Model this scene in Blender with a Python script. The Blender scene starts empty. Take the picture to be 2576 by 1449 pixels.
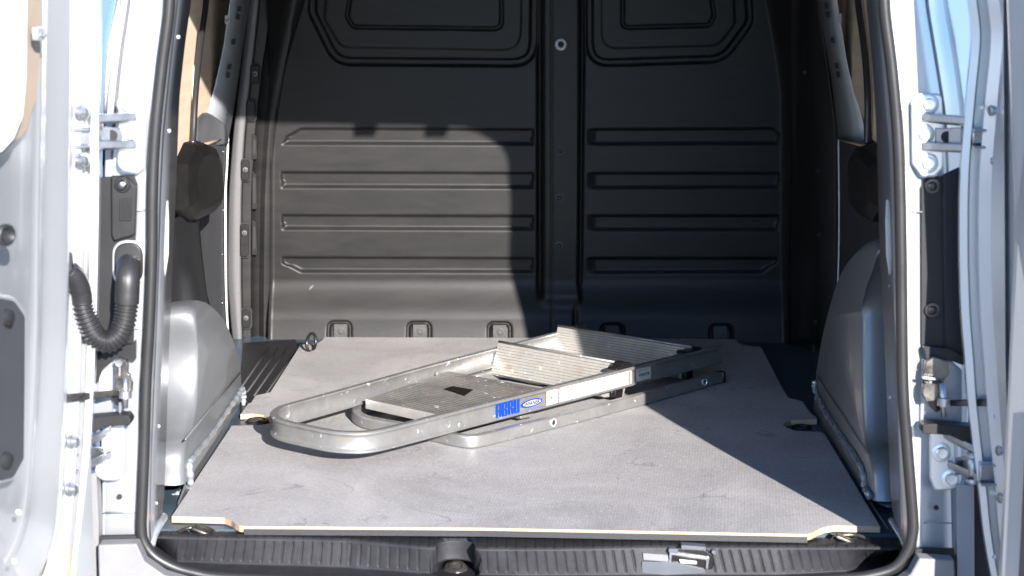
import bpy, bmesh, math, random
import numpy as np
from mathutils import Vector, Matrix
R = math.radians
random.seed(7)
scene = bpy.context.scene
COL = scene.collection

# ------------------------------------------------------------------ camera
F = 5200.0
CX, CY = 1288.0, 724.5
PITCH, YAW, ROLL = 9.95, 0.35, 0.3
CAM = Vector((0.0, -3.248, 0.97))
p, yw, rl = R(PITCH), R(YAW), R(ROLL)
FW = Vector((-math.sin(yw)*math.cos(p), math.cos(yw)*math.cos(p), -math.sin(p)))
R0 = Vector((math.cos(yw), math.sin(yw), 0))
U0 = R0.cross(FW)
RT = R0*math.cos(rl) + U0*math.sin(rl)
UP = RT.cross(FW)
cd = bpy.data.cameras.new("camera")
cam = bpy.data.objects.new("camera", cd)
COL.objects.link(cam)
cam.matrix_world = Matrix(((RT.x, UP.x, -FW.x, CAM.x), (RT.y, UP.y, -FW.y, CAM.y), (RT.z, UP.z, -FW.z, CAM.z), (0, 0, 0, 1)))
cd.sensor_width = 36
cd.lens = F/2576*36
cd.clip_start = 0.05
cd.clip_end = 500
cd.dof.use_dof = True
cd.dof.focus_distance = 4.0
cd.dof.aperture_fstop = 6.3
scene.camera = cam

# ------------------------------------------------------------------ light
SUN_EL, SUN_AZ = 20.0, 17.5            # behind the camera, to the right
w = bpy.data.worlds.new("World"); scene.world = w; w.use_nodes = True
nt = w.node_tree
sky = nt.nodes.new('ShaderNodeTexSky'); sky.sky_type = 'NISHITA'; sky.sun_disc = False
sky.sun_elevation = R(SUN_EL); sky.sun_rotation = R(180 - SUN_AZ)
sky.ozone_density = 7.0; sky.dust_density = 0.2
nt.links.new(sky.outputs[0], nt.nodes['Background'].inputs[0])
nt.nodes['Background'].inputs[1].default_value = 0.12
sd = bpy.data.lights.new("sun", 'SUN'); sd.energy = 5.0; sd.angle = R(0.5); sd.color = (1, 0.94, 0.89)
so = bpy.data.objects.new("sun", sd); COL.objects.link(so)
sdir = Vector((math.sin(R(SUN_AZ))*math.cos(R(SUN_EL)), -math.cos(R(SUN_AZ))*math.cos(R(SUN_EL)), math.sin(R(SUN_EL))))
so.rotation_euler = sdir.to_track_quat('Z', 'Y').to_euler()
so.location = (2, -5, 4)
scene.view_settings.view_transform = 'Standard'
scene.view_settings.look = 'None'
scene.view_settings.exposure = 2.1
scene.view_settings.gamma = 1.0

# ------------------------------------------------------------------ pixel -> point
def ray(x, y):
    return FW + RT*((x-CX)/F) + UP*((CY-y)/F)
def onY(x, y, Y):
    d = ray(x, y); return CAM + d*((Y-CAM.y)/d.y)
def onX(x, y, X):
    d = ray(x, y); return CAM + d*((X-CAM.x)/d.x)
def onZ(x, y, Z=0.0):
    d = ray(x, y); return CAM + d*((Z-CAM.z)/d.z)
def onPlane(x, y, o, n):
    d = ray(x, y); return CAM + d*((o-CAM).dot(n)/d.dot(n))

# ------------------------------------------------------------------ materials
def newmat(name):
    m = bpy.data.materials.new(name); m.use_nodes = True
    return m, m.node_tree.nodes, m.node_tree.links, m.node_tree.nodes['Principled BSDF']
def simple(name, col, rough=0.5, metal=0.0, coat=0.0, bump=0.0, bscale=300, cvar=0.0, vscale=6, spec=None, rvar=0.0):
    m, N, L, B = newmat(name)
    B.inputs['Base Color'].default_value = (*col, 1)
    B.inputs['Roughness'].default_value = rough
    B.inputs['Metallic'].default_value = metal
    B.inputs['Coat Weight'].default_value = coat
    if coat: B.inputs['Coat Roughness'].default_value = 0.06
    if spec is not None: B.inputs['Specular IOR Level'].default_value = spec
    tc = N.new('ShaderNodeTexCoord')
    if bump:
        n = N.new('ShaderNodeTexNoise'); n.inputs['Scale'].default_value = bscale; n.inputs['Detail'].default_value = 3
        L.new(tc.outputs['Object'], n.inputs['Vector'])
        b = N.new('ShaderNodeBump'); b.inputs['Strength'].default_value = bump; b.inputs['Distance'].default_value = 0.001
        L.new(n.outputs[0], b.inputs['Height']); L.new(b.outputs[0], B.inputs['Normal'])
    if cvar or rvar:
        n = N.new('ShaderNodeTexNoise'); n.inputs['Scale'].default_value = vscale; n.inputs['Detail'].default_value = 6
        n.inputs['Roughness'].default_value = 0.6
        L.new(tc.outputs['Object'], n.inputs['Vector'])
        if cvar:
            r = N.new('ShaderNodeValToRGB')
            r.color_ramp.elements[0].position = .3; r.color_ramp.elements[1].position = .7
            r.color_ramp.elements[0].color = (*[c*(1-cvar) for c in col], 1)
            r.color_ramp.elements[1].color = (*[min(1, c*(1+cvar)) for c in col], 1)
            L.new(n.outputs[0], r.inputs[0]); L.new(r.outputs[0], B.inputs['Base Color'])
        if rvar:
            mr = N.new('ShaderNodeMapRange'); mr.inputs['To Min'].default_value = rough-rvar; mr.inputs['To Max'].default_value = rough+rvar
            mr.inputs['From Min'].default_value = .3; mr.inputs['From Max'].default_value = .7
            L.new(n.outputs[0], mr.inputs[0]); L.new(mr.outputs[0], B.inputs['Roughness'])
    return m

M = {}
M['silver'] = simple('silver_paint', (.49, .505, .52), .36, .68, coat=.5, cvar=.05, vscale=4, bump=.05, bscale=9)
M['inner'] = simple('grey_inner_paint', (.14, .146, .153), .42, .45, coat=.2, cvar=.06, vscale=5, bump=.04, bscale=14)
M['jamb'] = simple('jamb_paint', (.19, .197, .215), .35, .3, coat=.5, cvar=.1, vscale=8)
M['rubber'] = simple('black_rubber', (.013, .013, .014), .42, spec=.35, bump=.1, bscale=400, rvar=.08, vscale=12)
M['plastic'] = simple('black_plastic', (.011, .011, .012), .5, spec=.2, bump=.35, bscale=900, cvar=.25, vscale=14, rvar=.06)
M['plastic_gloss'] = simple('black_plastic_smooth', (.007, .0065, .007), .28, bump=.1, bscale=200, cvar=.3, vscale=30)
M['trimcard'] = simple('dark_trim_card', (.020, .021, .025), .75, bump=.4, bscale=700, cvar=.15, vscale=10)
M['greyplastic'] = simple('grey_bumper_plastic', (.115, .115, .12), .6, bump=.3, bscale=700, cvar=.12, vscale=9)
M['steel'] = simple('zinc_steel', (.34, .35, .37), .33, .9, bump=.2, bscale=60, cvar=.12, vscale=25, rvar=.1)
M['darksteel'] = simple('dark_greased_steel', (.09, .085, .08), .35, .8, bump=.5, bscale=80, cvar=.5, vscale=40, rvar=.12)
M['galv'] = simple('perforated_steel', (.40, .43, .46), .33, .6, cvar=.06, vscale=10)
M['weld'] = simple('seam_sealer', (.22, .24, .26), .25, .3, coat=.7, bump=.8, bscale=60, cvar=.2, vscale=50)
M['white'] = simple('white_panel', (.6, .6, .61), .5, cvar=.02)
M['pan'] = simple('floor_pan_paint', (.04, .06, .08), .4, .3, cvar=.25, vscale=12, bump=.1, bscale=40)
M['cable'] = simple('black_cable', (.012, .012, .013), .35)
M['cover'] = simple('grey_cover_plastic', (.042, .042, .044), .5, bump=.3, bscale=700)
M['housing'] = simple('dusty_black_housing', (.006, .0055, .0055), .45, spec=.3, bump=.2, bscale=300, cvar=.4, vscale=40)
M['scuff'] = simple('pale_scuff', (.09, .075, .06), .7, cvar=.4, vscale=200)
M['hole'] = simple('dark_hole', (.006, .006, .007), .8)
M['pad'] = simple('frosted_clip', (.02, .02, .02), .5, bump=.3, bscale=500, cvar=.2, vscale=80)
M['blue'] = simple('blue_print', (.0, .03, .38), .35)
M['white_label'] = simple('white_label', (.38, .38, .37), .4, cvar=.03, vscale=60)
M['ink'] = simple('black_ink', (.01, .01, .02), .5)
M['greyink'] = simple('grey_ink', (.42, .42, .43), .5)
M['redink'] = simple('red_ink', (.6, .03, .02), .5)
M['orangeink'] = simple('orange_ink', (.85, .3, .12), .5)
M['wallblue'] = simple('blue_wall_paint', (.04, .085, .20), .7, cvar=.1, vscale=.6)
M['rust'] = simple('rust_stain', (.62, .38, .12), .6, cvar=.35, vscale=60)
M['rivet'] = simple('bright_rivet', (.8, .82, .85), .25, .8)
M['pale_plastic'] = simple('grey_latch_plastic', (.05, .056, .068), .45, cvar=.1, vscale=40, bump=.1)

def mat_bulk():
    m, N, L, B = newmat('moulded_bulkhead_plastic')
    tc = N.new('ShaderNodeTexCoord')
    n1 = N.new('ShaderNodeTexNoise'); n1.inputs['Scale'].default_value = 5; n1.inputs['Detail'].default_value = 7; n1.inputs['Roughness'].default_value = .65
    n2 = N.new('ShaderNodeTexNoise'); n2.inputs['Scale'].default_value = 900; n2.inputs['Detail'].default_value = 2
    mp = N.new('ShaderNodeMapping'); mp.inputs['Scale'].default_value = (2, 2, 9)
    L.new(tc.outputs['Object'], mp.inputs[0]); L.new(mp.outputs[0], n1.inputs['Vector']); L.new(tc.outputs['Object'], n2.inputs['Vector'])
    r = N.new('ShaderNodeValToRGB'); r.color_ramp.elements[0].position = .3; r.color_ramp.elements[1].position = .75
    r.color_ramp.elements[0].color = (.0078, .0078, .0080, 1); r.color_ramp.elements[1].color = (.0130, .0125, .0123, 1)
    L.new(n1.outputs[0], r.inputs[0]); L.new(r.outputs[0], B.inputs['Base Color'])
    mr = N.new('ShaderNodeMapRange'); mr.inputs['To Min'].default_value = .33; mr.inputs['To Max'].default_value = .44
    L.new(n1.outputs[0], mr.inputs[0]); L.new(mr.outputs[0], B.inputs['Roughness'])
    B.inputs['Specular IOR Level'].default_value = .14
    b = N.new('ShaderNodeBump'); b.inputs['Strength'].default_value = .35; b.inputs['Distance'].default_value = .0006
    L.new(n2.outputs[0], b.inputs['Height']); L.new(b.outputs[0], B.inputs['Normal'])
    return m
M['bulk'] = mat_bulk()

def mat_board():
    m, N, L, B = newmat('grey_mesh_film')
    tc = N.new('ShaderNodeTexCoord')
    # fine wire-mesh embossing, about 2.4 mm pitch
    mp = N.new('ShaderNodeMapping'); mp.inputs['Rotation'].default_value = (0, 0, R(6))
    L.new(tc.outputs['Object'], mp.inputs[0])
    wv = N.new('ShaderNodeTexWave'); wv.inputs['Scale'].default_value = 58; wv.inputs['Distortion'].default_value = .6; wv.inputs['Detail'].default_value = 1
    wv.inputs['Detail Scale'].default_value = 3
    L.new(mp.outputs[0], wv.inputs['Vector'])
    wv2 = N.new('ShaderNodeTexWave'); wv2.bands_direction = 'Y'; wv2.inputs['Scale'].default_value = 70; L.new(mp.outputs[0], wv2.inputs['Vector'])
    ad = N.new('ShaderNodeMath'); ad.operation = 'ADD'; L.new(wv.outputs['Fac'], ad.inputs[0]); L.new(wv2.outputs['Fac'], ad.inputs[1])
    b = N.new('ShaderNodeBump'); b.inputs['Strength'].default_value = .3; b.inputs['Distance'].default_value = .0003
    L.new(ad.outputs[0], b.inputs['Height']); L.new(b.outputs[0], B.inputs['Normal'])
    # smudges
    n1 = N.new('ShaderNodeTexNoise'); n1.inputs['Scale'].default_value = 3.2; n1.inputs['Detail'].default_value = 9; n1.inputs['Roughness'].default_value = .62; n1.inputs['Distortion'].default_value = .8
    L.new(tc.outputs['Object'], n1.inputs['Vector'])
    r1 = N.new('ShaderNodeValToRGB'); r1.color_ramp.elements[0].position = .32; r1.color_ramp.elements[1].position = .68
    r1.color_ramp.elements[0].color = (.188, .183, .184, 1); r1.color_ramp.elements[1].color = (.282, .275, .274, 1)
    L.new(n1.outputs[0], r1.inputs[0])
    # thin scuff lines
    n2 = N.new('ShaderNodeTexNoise'); n2.inputs['Scale'].default_value = 4.5; n2.inputs['Detail'].default_value = 2; n2.inputs['Distortion'].default_value = 2.5
    L.new(tc.outputs['Object'], n2.inputs['Vector'])
    r2 = N.new('ShaderNodeValToRGB'); e = r2.color_ramp.elements
    e[0].position = .49; e[0].color = (0, 0, 0, 1); e[1].position = .5; e[1].color = (1, 1, 1, 1)
    e2 = e.new(.507); e2.color = (1, 1, 1, 1); e3 = e.new(.525); e3.color = (0, 0, 0, 1)
    L.new(n2.outputs[0], r2.inputs[0])
    n3 = N.new('ShaderNodeTexNoise'); n3.inputs['Scale'].default_value = 7; L.new(tc.outputs['Object'], n3.inputs['Vector'])
    r3 = N.new('ShaderNodeValToRGB'); r3.color_ramp.elements[0].position = .5; r3.color_ramp.elements[1].position = .65
    L.new(n3.outputs[0], r3.inputs[0])
    mu = N.new('ShaderNodeMath'); mu.operation = 'MULTIPLY'; L.new(r2.outputs[0], mu.inputs[0]); L.new(r3.outputs[0], mu.inputs[1])
    mu2 = N.new('ShaderNodeMath'); mu2.operation = 'MULTIPLY'; mu2.inputs[1].default_value = .85; L.new(mu.outputs[0], mu2.inputs[0])
    mx = N.new('ShaderNodeMixRGB'); mx.inputs[2].default_value = (.13, .13, .15, 1)
    L.new(mu2.outputs[0], mx.inputs[0]); L.new(r1.outputs[0], mx.inputs[1])
    # weave colour at wire pitch
    vo = N.new('ShaderNodeTexVoronoi'); vo.inputs['Scale'].default_value = 330; L.new(tc.outputs['Object'], vo.inputs['Vector'])
    mr = N.new('ShaderNodeMapRange'); mr.inputs['To Min'].default_value = .86; mr.inputs['To Max'].default_value = 1.16
    L.new(vo.outputs['Color'], mr.inputs[0])
    mw = N.new('ShaderNodeMapRange'); mw.inputs['To Min'].default_value = .955; mw.inputs['To Max'].default_value = 1.045; L.new(wv.outputs['Fac'], mw.inputs[0])
    mm = N.new('ShaderNodeMath'); mm.operation = 'MULTIPLY'; L.new(mr.outputs[0], mm.inputs[0]); L.new(mw.outputs[0], mm.inputs[1])
    vm = N.new('ShaderNodeVectorMath'); vm.operation = 'SCALE'; L.new(mx.outputs[0], vm.inputs[0]); L.new(mm.outputs[0], vm.inputs['Scale'])
    v2 = N.new('ShaderNodeTexVoronoi'); v2.inputs['Scale'].default_value = 520; L.new(tc.outputs['Object'], v2.inputs['Vector'])
    sx = N.new('ShaderNodeSeparateColor'); L.new(v2.outputs['Color'], sx.inputs[0])
    gt = N.new('ShaderNodeMath'); gt.operation = 'GREATER_THAN'; gt.inputs[1].default_value = .975; L.new(sx.outputs[0], gt.inputs[0])
    m9 = N.new('ShaderNodeMixRGB'); m9.inputs[2].default_value = (.36, .35, .345, 1); L.new(gt.outputs[0], m9.inputs[0]); L.new(vm.outputs[0], m9.inputs[1])  # film's sparkle painted into the colour as random pale flecks
    L.new(m9.outputs[0], B.inputs['Base Color'])
    B.inputs['Roughness'].default_value = .5
    return m
M['board'] = mat_board()

def mat_plyedge(name, base=(.32, .235, .16), dark=(.15, .10, .06), scale=1.0):
    m, N, L, B = newmat(name)
    tc = N.new('ShaderNodeTexCoord'); sp = N.new('ShaderNodeSeparateXYZ'); L.new(tc.outputs['Object'], sp.inputs[0])
    ma = N.new('ShaderNodeMath'); ma.operation = 'MULTIPLY'; ma.inputs[1].default_value = 6.2832/.0028*scale; L.new(sp.outputs[2], ma.inputs[0])
    sn = N.new('ShaderNodeMath'); sn.operation = 'SINE'; L.new(ma.outputs[0], sn.inputs[0])
    mr = N.new('ShaderNodeMapRange'); mr.inputs['From Min'].default_value = -1; L.new(sn.outputs[0], mr.inputs[0])
    n = N.new('ShaderNodeTexNoise'); n.inputs['Scale'].default_value = 40; n.inputs['Detail'].default_value = 5; L.new(tc.outputs['Object'], n.inputs['Vector'])
    mu = N.new('ShaderNodeMath'); mu.operation = 'MULTIPLY'; L.new(mr.outputs[0], mu.inputs[0]); L.new(n.outputs[0], mu.inputs[1])
    mx = N.new('ShaderNodeMixRGB'); mx.inputs[1].default_value = (*base, 1); mx.inputs[2].default_value = (*dark, 1)
    L.new(mu.outputs[0], mx.inputs[0]); L.new(mx.outputs[0], B.inputs['Base Color']); B.inputs['Roughness'].default_value = .7
    return m
M['plyedge'] = mat_plyedge('plywood_edge')

def mat_ply():
    m, N, L, B = newmat('birch_plywood')
    tc = N.new('ShaderNodeTexCoord'); mp = N.new('ShaderNodeMapping'); mp.inputs['Scale'].default_value = (2, 2, 16)
    L.new(tc.outputs['Object'], mp.inputs[0])
    n = N.new('ShaderNodeTexNoise'); n.inputs['Scale'].default_value = 3; n.inputs['Detail'].default_value = 6; n.inputs['Distortion'].default_value = .4
    L.new(mp.outputs[0], n.inputs['Vector'])
    r = N.new('ShaderNodeValToRGB'); r.color_ramp.elements[0].position = .3; r.color_ramp.elements[1].position = .7
    r.color_ramp.elements[0].color = (.50, .39, .28, 1); r.color_ramp.elements[1].color = (.60, .485, .36, 1)
    L.new(n.outputs[0], r.inputs[0]); L.new(r.outputs[0], B.inputs['Base Color']); B.inputs['Roughness'].default_value = .55
    return m
M['ply'] = mat_ply()

def mat_alu(name, worn=0.0, dirt=0.3, base=(.245, .245, .242), rough=.36):
    m, N, L, B = newmat(name)
    tc = N.new('ShaderNodeTexCoord')
    n1 = N.new('ShaderNodeTexNoise'); n1.inputs['Scale'].default_value = 16; n1.inputs['Detail'].default_value = 9; n1.inputs['Roughness'].default_value = .68
    L.new(tc.outputs['Object'], n1.inputs['Vector'])
    r1 = N.new('ShaderNodeValToRGB'); r1.color_ramp.elements[0].position = .35; r1.color_ramp.elements[1].position = .62
    r1.color_ramp.elements[0].color = (*[c*(1-dirt) for c in base], 1); r1.color_ramp.elements[1].color = (*base, 1)
    L.new(n1.outputs[0], r1.inputs[0])
    # stuck-on plaster and paint spots
    n2 = N.new('ShaderNodeTexNoise'); n2.inputs['Scale'].default_value = 55; n2.inputs['Detail'].default_value = 6; n2.inputs['Roughness'].default_value = .7
    L.new(tc.outputs['Object'], n2.inputs['Vector'])
    r2 = N.new('ShaderNodeValToRGB'); r2.color_ramp.elements[0].position = .64-.02*worn; r2.color_ramp.elements[1].position = .68-.02*worn
    L.new(n2.outputs[0], r2.inputs[0])
    mx = N.new('ShaderNodeMixRGB'); mx.inputs[2].default_value = (.5, .49, .46, 1); L.new(r2.outputs[0], mx.inputs[0]); L.new(r1.outputs[0], mx.inputs[1])
    # brown streaks
    mp = N.new('ShaderNodeMapping'); mp.inputs['Scale'].default_value = (9, 9, 30); L.new(tc.outputs['Object'], mp.inputs[0])
    n3 = N.new('ShaderNodeTexNoise'); n3.inputs['Scale'].default_value = 2.5; n3.inputs['Detail'].default_value = 8; L.new(mp.outputs[0], n3.inputs['Vector'])
    r3 = N.new('ShaderNodeValToRGB'); r3.color_ramp.elements[0].position = .56; r3.color_ramp.elements[1].position = .72
    r3.color_ramp.elements[1].color = (worn, worn, worn, 1)
    L.new(n3.outputs[0], r3.inputs[0])
    mx2 = N.new('ShaderNodeMixRGB'); mx2.inputs[2].default_value = (.30, .22, .13, 1); L.new(r3.outputs[0], mx2.inputs[0]); L.new(mx.outputs[0], mx2.inputs[1])
    L.new(mx2.outputs[0], B.inputs['Base Color'])
    iv = N.new('ShaderNodeMath'); iv.operation = 'MULTIPLY_ADD'; iv.inputs[1].default_value = -.55; iv.inputs[2].default_value = .62; L.new(r2.outputs[0], iv.inputs[0])
    L.new(iv.outputs[0], B.inputs['Metallic'])
    mr = N.new('ShaderNodeMapRange'); mr.inputs['From Min'].default_value = .3; mr.inputs['From Max'].default_value = .7
    mr.inputs['To Min'].default_value = rough+.14; mr.inputs['To Max'].default_value = rough-.04; L.new(n1.outputs[0], mr.inputs[0])
    L.new(mr.outputs[0], B.inputs['Roughness'])
    sc = N.new('ShaderNodeTexNoise'); sc.inputs['Scale'].default_value = 160; sc.inputs['Detail'].default_value = 4; L.new(tc.outputs['Object'], sc.inputs['Vector'])
    b = N.new('ShaderNodeBump'); b.inputs['Strength'].default_value = .3; b.inputs['Distance'].default_value = .0008
    L.new(sc.outputs[0], b.inputs['Height']); L.new(b.outputs[0], B.inputs['Normal'])
    return m
M['alu'] = mat_alu('worn_aluminium', .3, .3)
M['alu_tread'] = mat_alu('ribbed_aluminium', .6, .25, (.41, .40, .375), .36)
M['alu_top'] = mat_alu('dirty_aluminium', .35, .5, (.24, .23, .215), .48)

def mat_ground():
    m, N, L, B = newmat('pale_paving')
    tc = N.new('ShaderNodeTexCoord')
    n = N.new('ShaderNodeTexNoise'); n.inputs['Scale'].default_value = 3; n.inputs['Detail'].default_value = 10; L.new(tc.outputs['Object'], n.inputs['Vector'])
    r = N.new('ShaderNodeValToRGB'); r.color_ramp.elements[0].color = (.20, .195, .19, 1); r.color_ramp.elements[1].color = (.30, .288, .275, 1)
    L.new(n.outputs[0], r.inputs[0]); L.new(r.outputs[0], B.inputs['Base Color']); B.inputs['Roughness'].default_value = .85
    return m
M['ground'] = mat_ground()

# ------------------------------------------------------------------ object helpers
def link(name, me, mat=None, parent=None, smooth=False):
    o = bpy.data.objects.new(name, me); COL.objects.link(o)
    if mat is not None and not me.materials: me.materials.append(M[mat] if isinstance(mat, str) else mat)
    if parent is not None: o.parent = parent
    if smooth:
        me.polygons.foreach_set('use_smooth', [True]*len(me.polygons))
    return o
def empty(name, loc=(0, 0, 0)):
    o = bpy.data.objects.new(name, None); o.location = loc; o.empty_display_size = .05
    COL.objects.link(o); return o
def tag(o, label=None, cat=None, group=None, kind=None):
    for k, v in (('label', label), ('category', cat), ('group', group), ('kind', kind)):
        if v: o[k] = v
    return o
def pydata(name, vs, fs, mat, parent=None, smooth=False):
    me = bpy.data.meshes.new(name); me.from_pydata([tuple(v) for v in vs], [], fs); me.update()
    return link(name, me, mat, parent, smooth)
def recalc(o):
    bm = bmesh.new(); bm.from_mesh(o.data); bmesh.ops.recalc_face_normals(bm, faces=bm.faces); bm.to_mesh(o.data); bm.free()
def bevel(o, wd=.002, seg=2, ang=35):
    md = o.modifiers.new('bevel', 'BEVEL'); md.width = wd; md.segments = seg; md.limit_method = 'ANGLE'; md.angle_limit = R(ang)
    md.harden_normals = False
    o.data.polygons.foreach_set('use_smooth', [True]*len(o.data.polygons))
    try: o.data.set_sharp_from_angle(angle=R(40))
    except Exception: pass
    return o
def prism(name, pts, vec, mat, parent=None, bev=0.0, seg=2):
    """polygon of 3D points pushed along vec"""
    n = len(pts); vec = Vector(vec)
    a = [Vector(q) for q in pts]; b = [q+vec for q in a]
    fs = [list(range(n)), list(range(2*n-1, n-1, -1))] + [[i, i+n, (i+1) % n+n, (i+1) % n] for i in range(n)]
    o = pydata(name, a+b, fs, mat, parent); recalc(o)
    if bev: bevel(o, bev, seg)
    else:
        o.data.polygons.foreach_set('use_smooth', [True]*len(o.data.polygons)); o.data.set_sharp_from_angle(angle=R(30))
    return o
def box(name, c, s, mat, parent=None, bev=.002, rot=None):
    c = Vector(c); hx, hy, hz = s[0]/2, s[1]/2, s[2]/2
    q = [Vector((x, y, -hz)) for x, y in ((-hx, -hy), (hx, -hy), (hx, hy), (-hx, hy))]
    if rot is not None: q = [rot @ v for v in q]; z = rot @ Vector((0, 0, 2*hz))
    else: z = Vector((0, 0, 2*hz))
    return prism(name, [c+v for v in q], z, mat, parent, bev)
def fillet(poly, r, n=5):
    out = []; N_ = len(poly)
    for i in range(N_):
        p0, p1, p2 = np.array(poly[i-1][:2], float), np.array(poly[i][:2], float), np.array(poly[(i+1) % N_][:2], float)
        ri = poly[i][2] if len(poly[i]) > 2 else r
        if ri <= 0: out.append(tuple(p1)); continue
        d0 = p0-p1; d2 = p2-p1; l0 = np.linalg.norm(d0); l2 = np.linalg.norm(d2); d0 /= l0; d2 /= l2
        ang = math.acos(max(-1, min(1, float(d0@d2))))
        t = min(ri/max(math.tan(ang/2), 1e-3), l0*.48, l2*.48)
        a = p1+d0*t; b = p1+d2*t
        for k in range(n+1):
            s = k/n; out.append(tuple((1-s)**2*a+2*s*(1-s)*p1+s*s*b))
    return out
def rrect(cx, cy, wd, ht, r, n=4):
    return fillet([(cx-wd/2, cy-ht/2), (cx+wd/2, cy-ht/2), (cx+wd/2, cy+ht/2), (cx-wd/2, cy+ht/2)], r, n)
def plateY(name, poly, Y, th, mat, parent, bev=.001, tow=True):
    """pixel polygon on the plane at depth Y, thickness towards the rear of the van"""
    return prism(name, [onY(x, y, Y) for x, y in poly], (0, -th if tow else th, 0), mat, parent, bev)
def plateX(name, poly, X, th, mat, parent, bev=.001):
    return prism(name, [onX(x, y, X) for x, y in poly], (th*(1 if X > 0 else -1), 0, 0), mat, parent, bev)
def catmull(pts, per=8, closed=False):
    P = [Vector(q) for q in pts]; n = len(P); out = []
    rng = n if closed else n-1
    for i in range(rng):
        p0 = P[(i-1) % n] if closed or i > 0 else P[0]*2-P[1]
        p1 = P[i]; p2 = P[(i+1) % n]
        p3 = P[(i+2) % n] if closed or i+2 < n else P[-1]*2-P[-2]
        for k in range(per):
            t = k/per
            out.append(.5*((2*p1)+(p2-p0)*t+(2*p0-5*p1+4*p2-p3)*t*t+(3*p1-p0-3*p2+p3)*t**3))
    if not closed: out.append(P[-1])
    return out
def tube(name, path, r, mat, parent=None, seg=12, closed=False, rfun=None, squash=None):
    P = [Vector(q) for q in path]; n = len(P); vs = []; fs = []
    prev = None
    for i in range(n):
        t = (P[(i+1) % n]-P[i-1]) if (closed or 0 < i < n-1) else (P[1]-P[0] if i == 0 else P[-1]-P[-2])
        t.normalize()
        if prev is None:
            a = Vector((0, 0, 1)) if abs(t.z) < .9 else Vector((0, 1, 0))
            u = t.cross(a).normalized()
        else:
            u = (prev-t*prev.dot(t)).normalized()
        prev = u; v = t.cross(u)
        rr = rfun(i/(n-1)) if rfun else r
        for k in range(seg):
            a = 2*math.pi*k/seg
            vs.append(P[i]+(u*math.cos(a)+v*math.sin(a))*rr)
    for i in range(n if closed else n-1):
        j = (i+1) % n
        for k in range(seg):
            fs.append([i*seg+k, i*seg+(k+1) % seg, j*seg+(k+1) % seg, j*seg+k])
    if not closed:
        fs.append(list(range(seg))[::-1]); fs.append([(n-1)*seg+k for k in range(seg)])
    o = pydata(name, vs, fs, mat, parent, True); recalc(o)
    return o
def disc(name, c, nrm, profile, mat, parent=None, seg=20, hexa=None):
    """lathe: profile = [(radius, height)] about axis nrm"""
    c = Vector(c); nrm = Vector(nrm).normalized()
    u = nrm.cross(Vector((0, 0, 1)) if abs(nrm.z) < .9 else Vector((1, 0, 0))).normalized(); v = nrm.cross(u)
    vs = []; fs = []
    for (r, h) in profile:
        for k in range(seg):
            a = 2*math.pi*k/seg
            vs.append(c+nrm*h+(u*math.cos(a)+v*math.sin(a))*max(r, 1e-5))
    for i in range(len(profile)-1):
        for k in range(seg):
            fs.append([i*seg+k, i*seg+(k+1) % seg, (i+1)*seg+(k+1) % seg, (i+1)*seg+k])
    fs.append(list(range((len(profile)-1)*seg, len(profile)*seg)))
    o = pydata(name, vs, fs, mat, parent, True); recalc(o); o.data.set_sharp_from_angle(angle=R(35))
    return o
def bolt(c, nrm, r, mat, parent, name='bolt', washer=True, hexhead=True):
    nrm = Vector(nrm).normalized(); c = Vector(c)
    bm_objs = []
    prof = [(r, 0), (r, .0015), (r*.93, .0022), (r*.60, .0024), (r*.60, .003)] if washer else [(r*.6, 0)]
    seg = 24
    if hexhead:
        prof += [(r*.57, .0075), (r*.50, .009), (r*.3, .0088)]
    else:
        prof += [(r*.55, .004), (r*.42, .0065), (r*.2, .0072), (r*.16, .0055)]
    return disc(name, c, nrm, prof, mat, parent, seg)
def surf(name, cols, mat, parent=None, n=48, smooth_cols=1, th=.0015, y0=None, sharp=50):
    """pressed-sheet surface: cols = list of columns, each a list of (px, py, Ydepth); columns are joined side by side"""
    C_ = []
    for c in cols:
        a = np.array(c, float); ys = np.linspace(a[0, 1], a[-1, 1], n)
        o_ = np.argsort(a[:, 1])
        xs = np.interp(ys, a[o_, 1], a[o_, 0]); ds = np.interp(ys, a[o_, 1], a[o_, 2])
        k = np.array([1, 2, 3, 2, 1])/9.
        for arr in (xs, ds):
            pd = np.concatenate([[2*arr[0]-arr[2], 2*arr[0]-arr[1]], arr, [2*arr[-1]-arr[-2], 2*arr[-1]-arr[-3]]])
            arr[:] = np.convolve(pd, k, 'valid')
        C_.append([onY(x, y, d) for x, y, d in zip(xs, ys, ds)])
    if smooth_cols > 1:
        G = []
        rows = [catmull([C_[j][i] for j in range(len(C_))], smooth_cols) for i in range(n)]
        m_ = len(rows[0]); vs = [q for r_ in rows for q in r_]
    else:
        m_ = len(C_); vs = [C_[j][i] for i in range(n) for j in range(m_)]
    fs = [[i*m_+j, i*m_+j+1, (i+1)*m_+j+1, (i+1)*m_+j] for i in range(n-1) for j in range(m_-1)]
    o = pydata(name, vs, fs, mat, parent, True)
    try: o.data.set_sharp_from_angle(angle=R(sharp))
    except Exception: pass
    if th:
        md = o.modifiers.new('thickness', 'SOLIDIFY'); md.thickness = th; md.offset = 0
    return o
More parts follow.
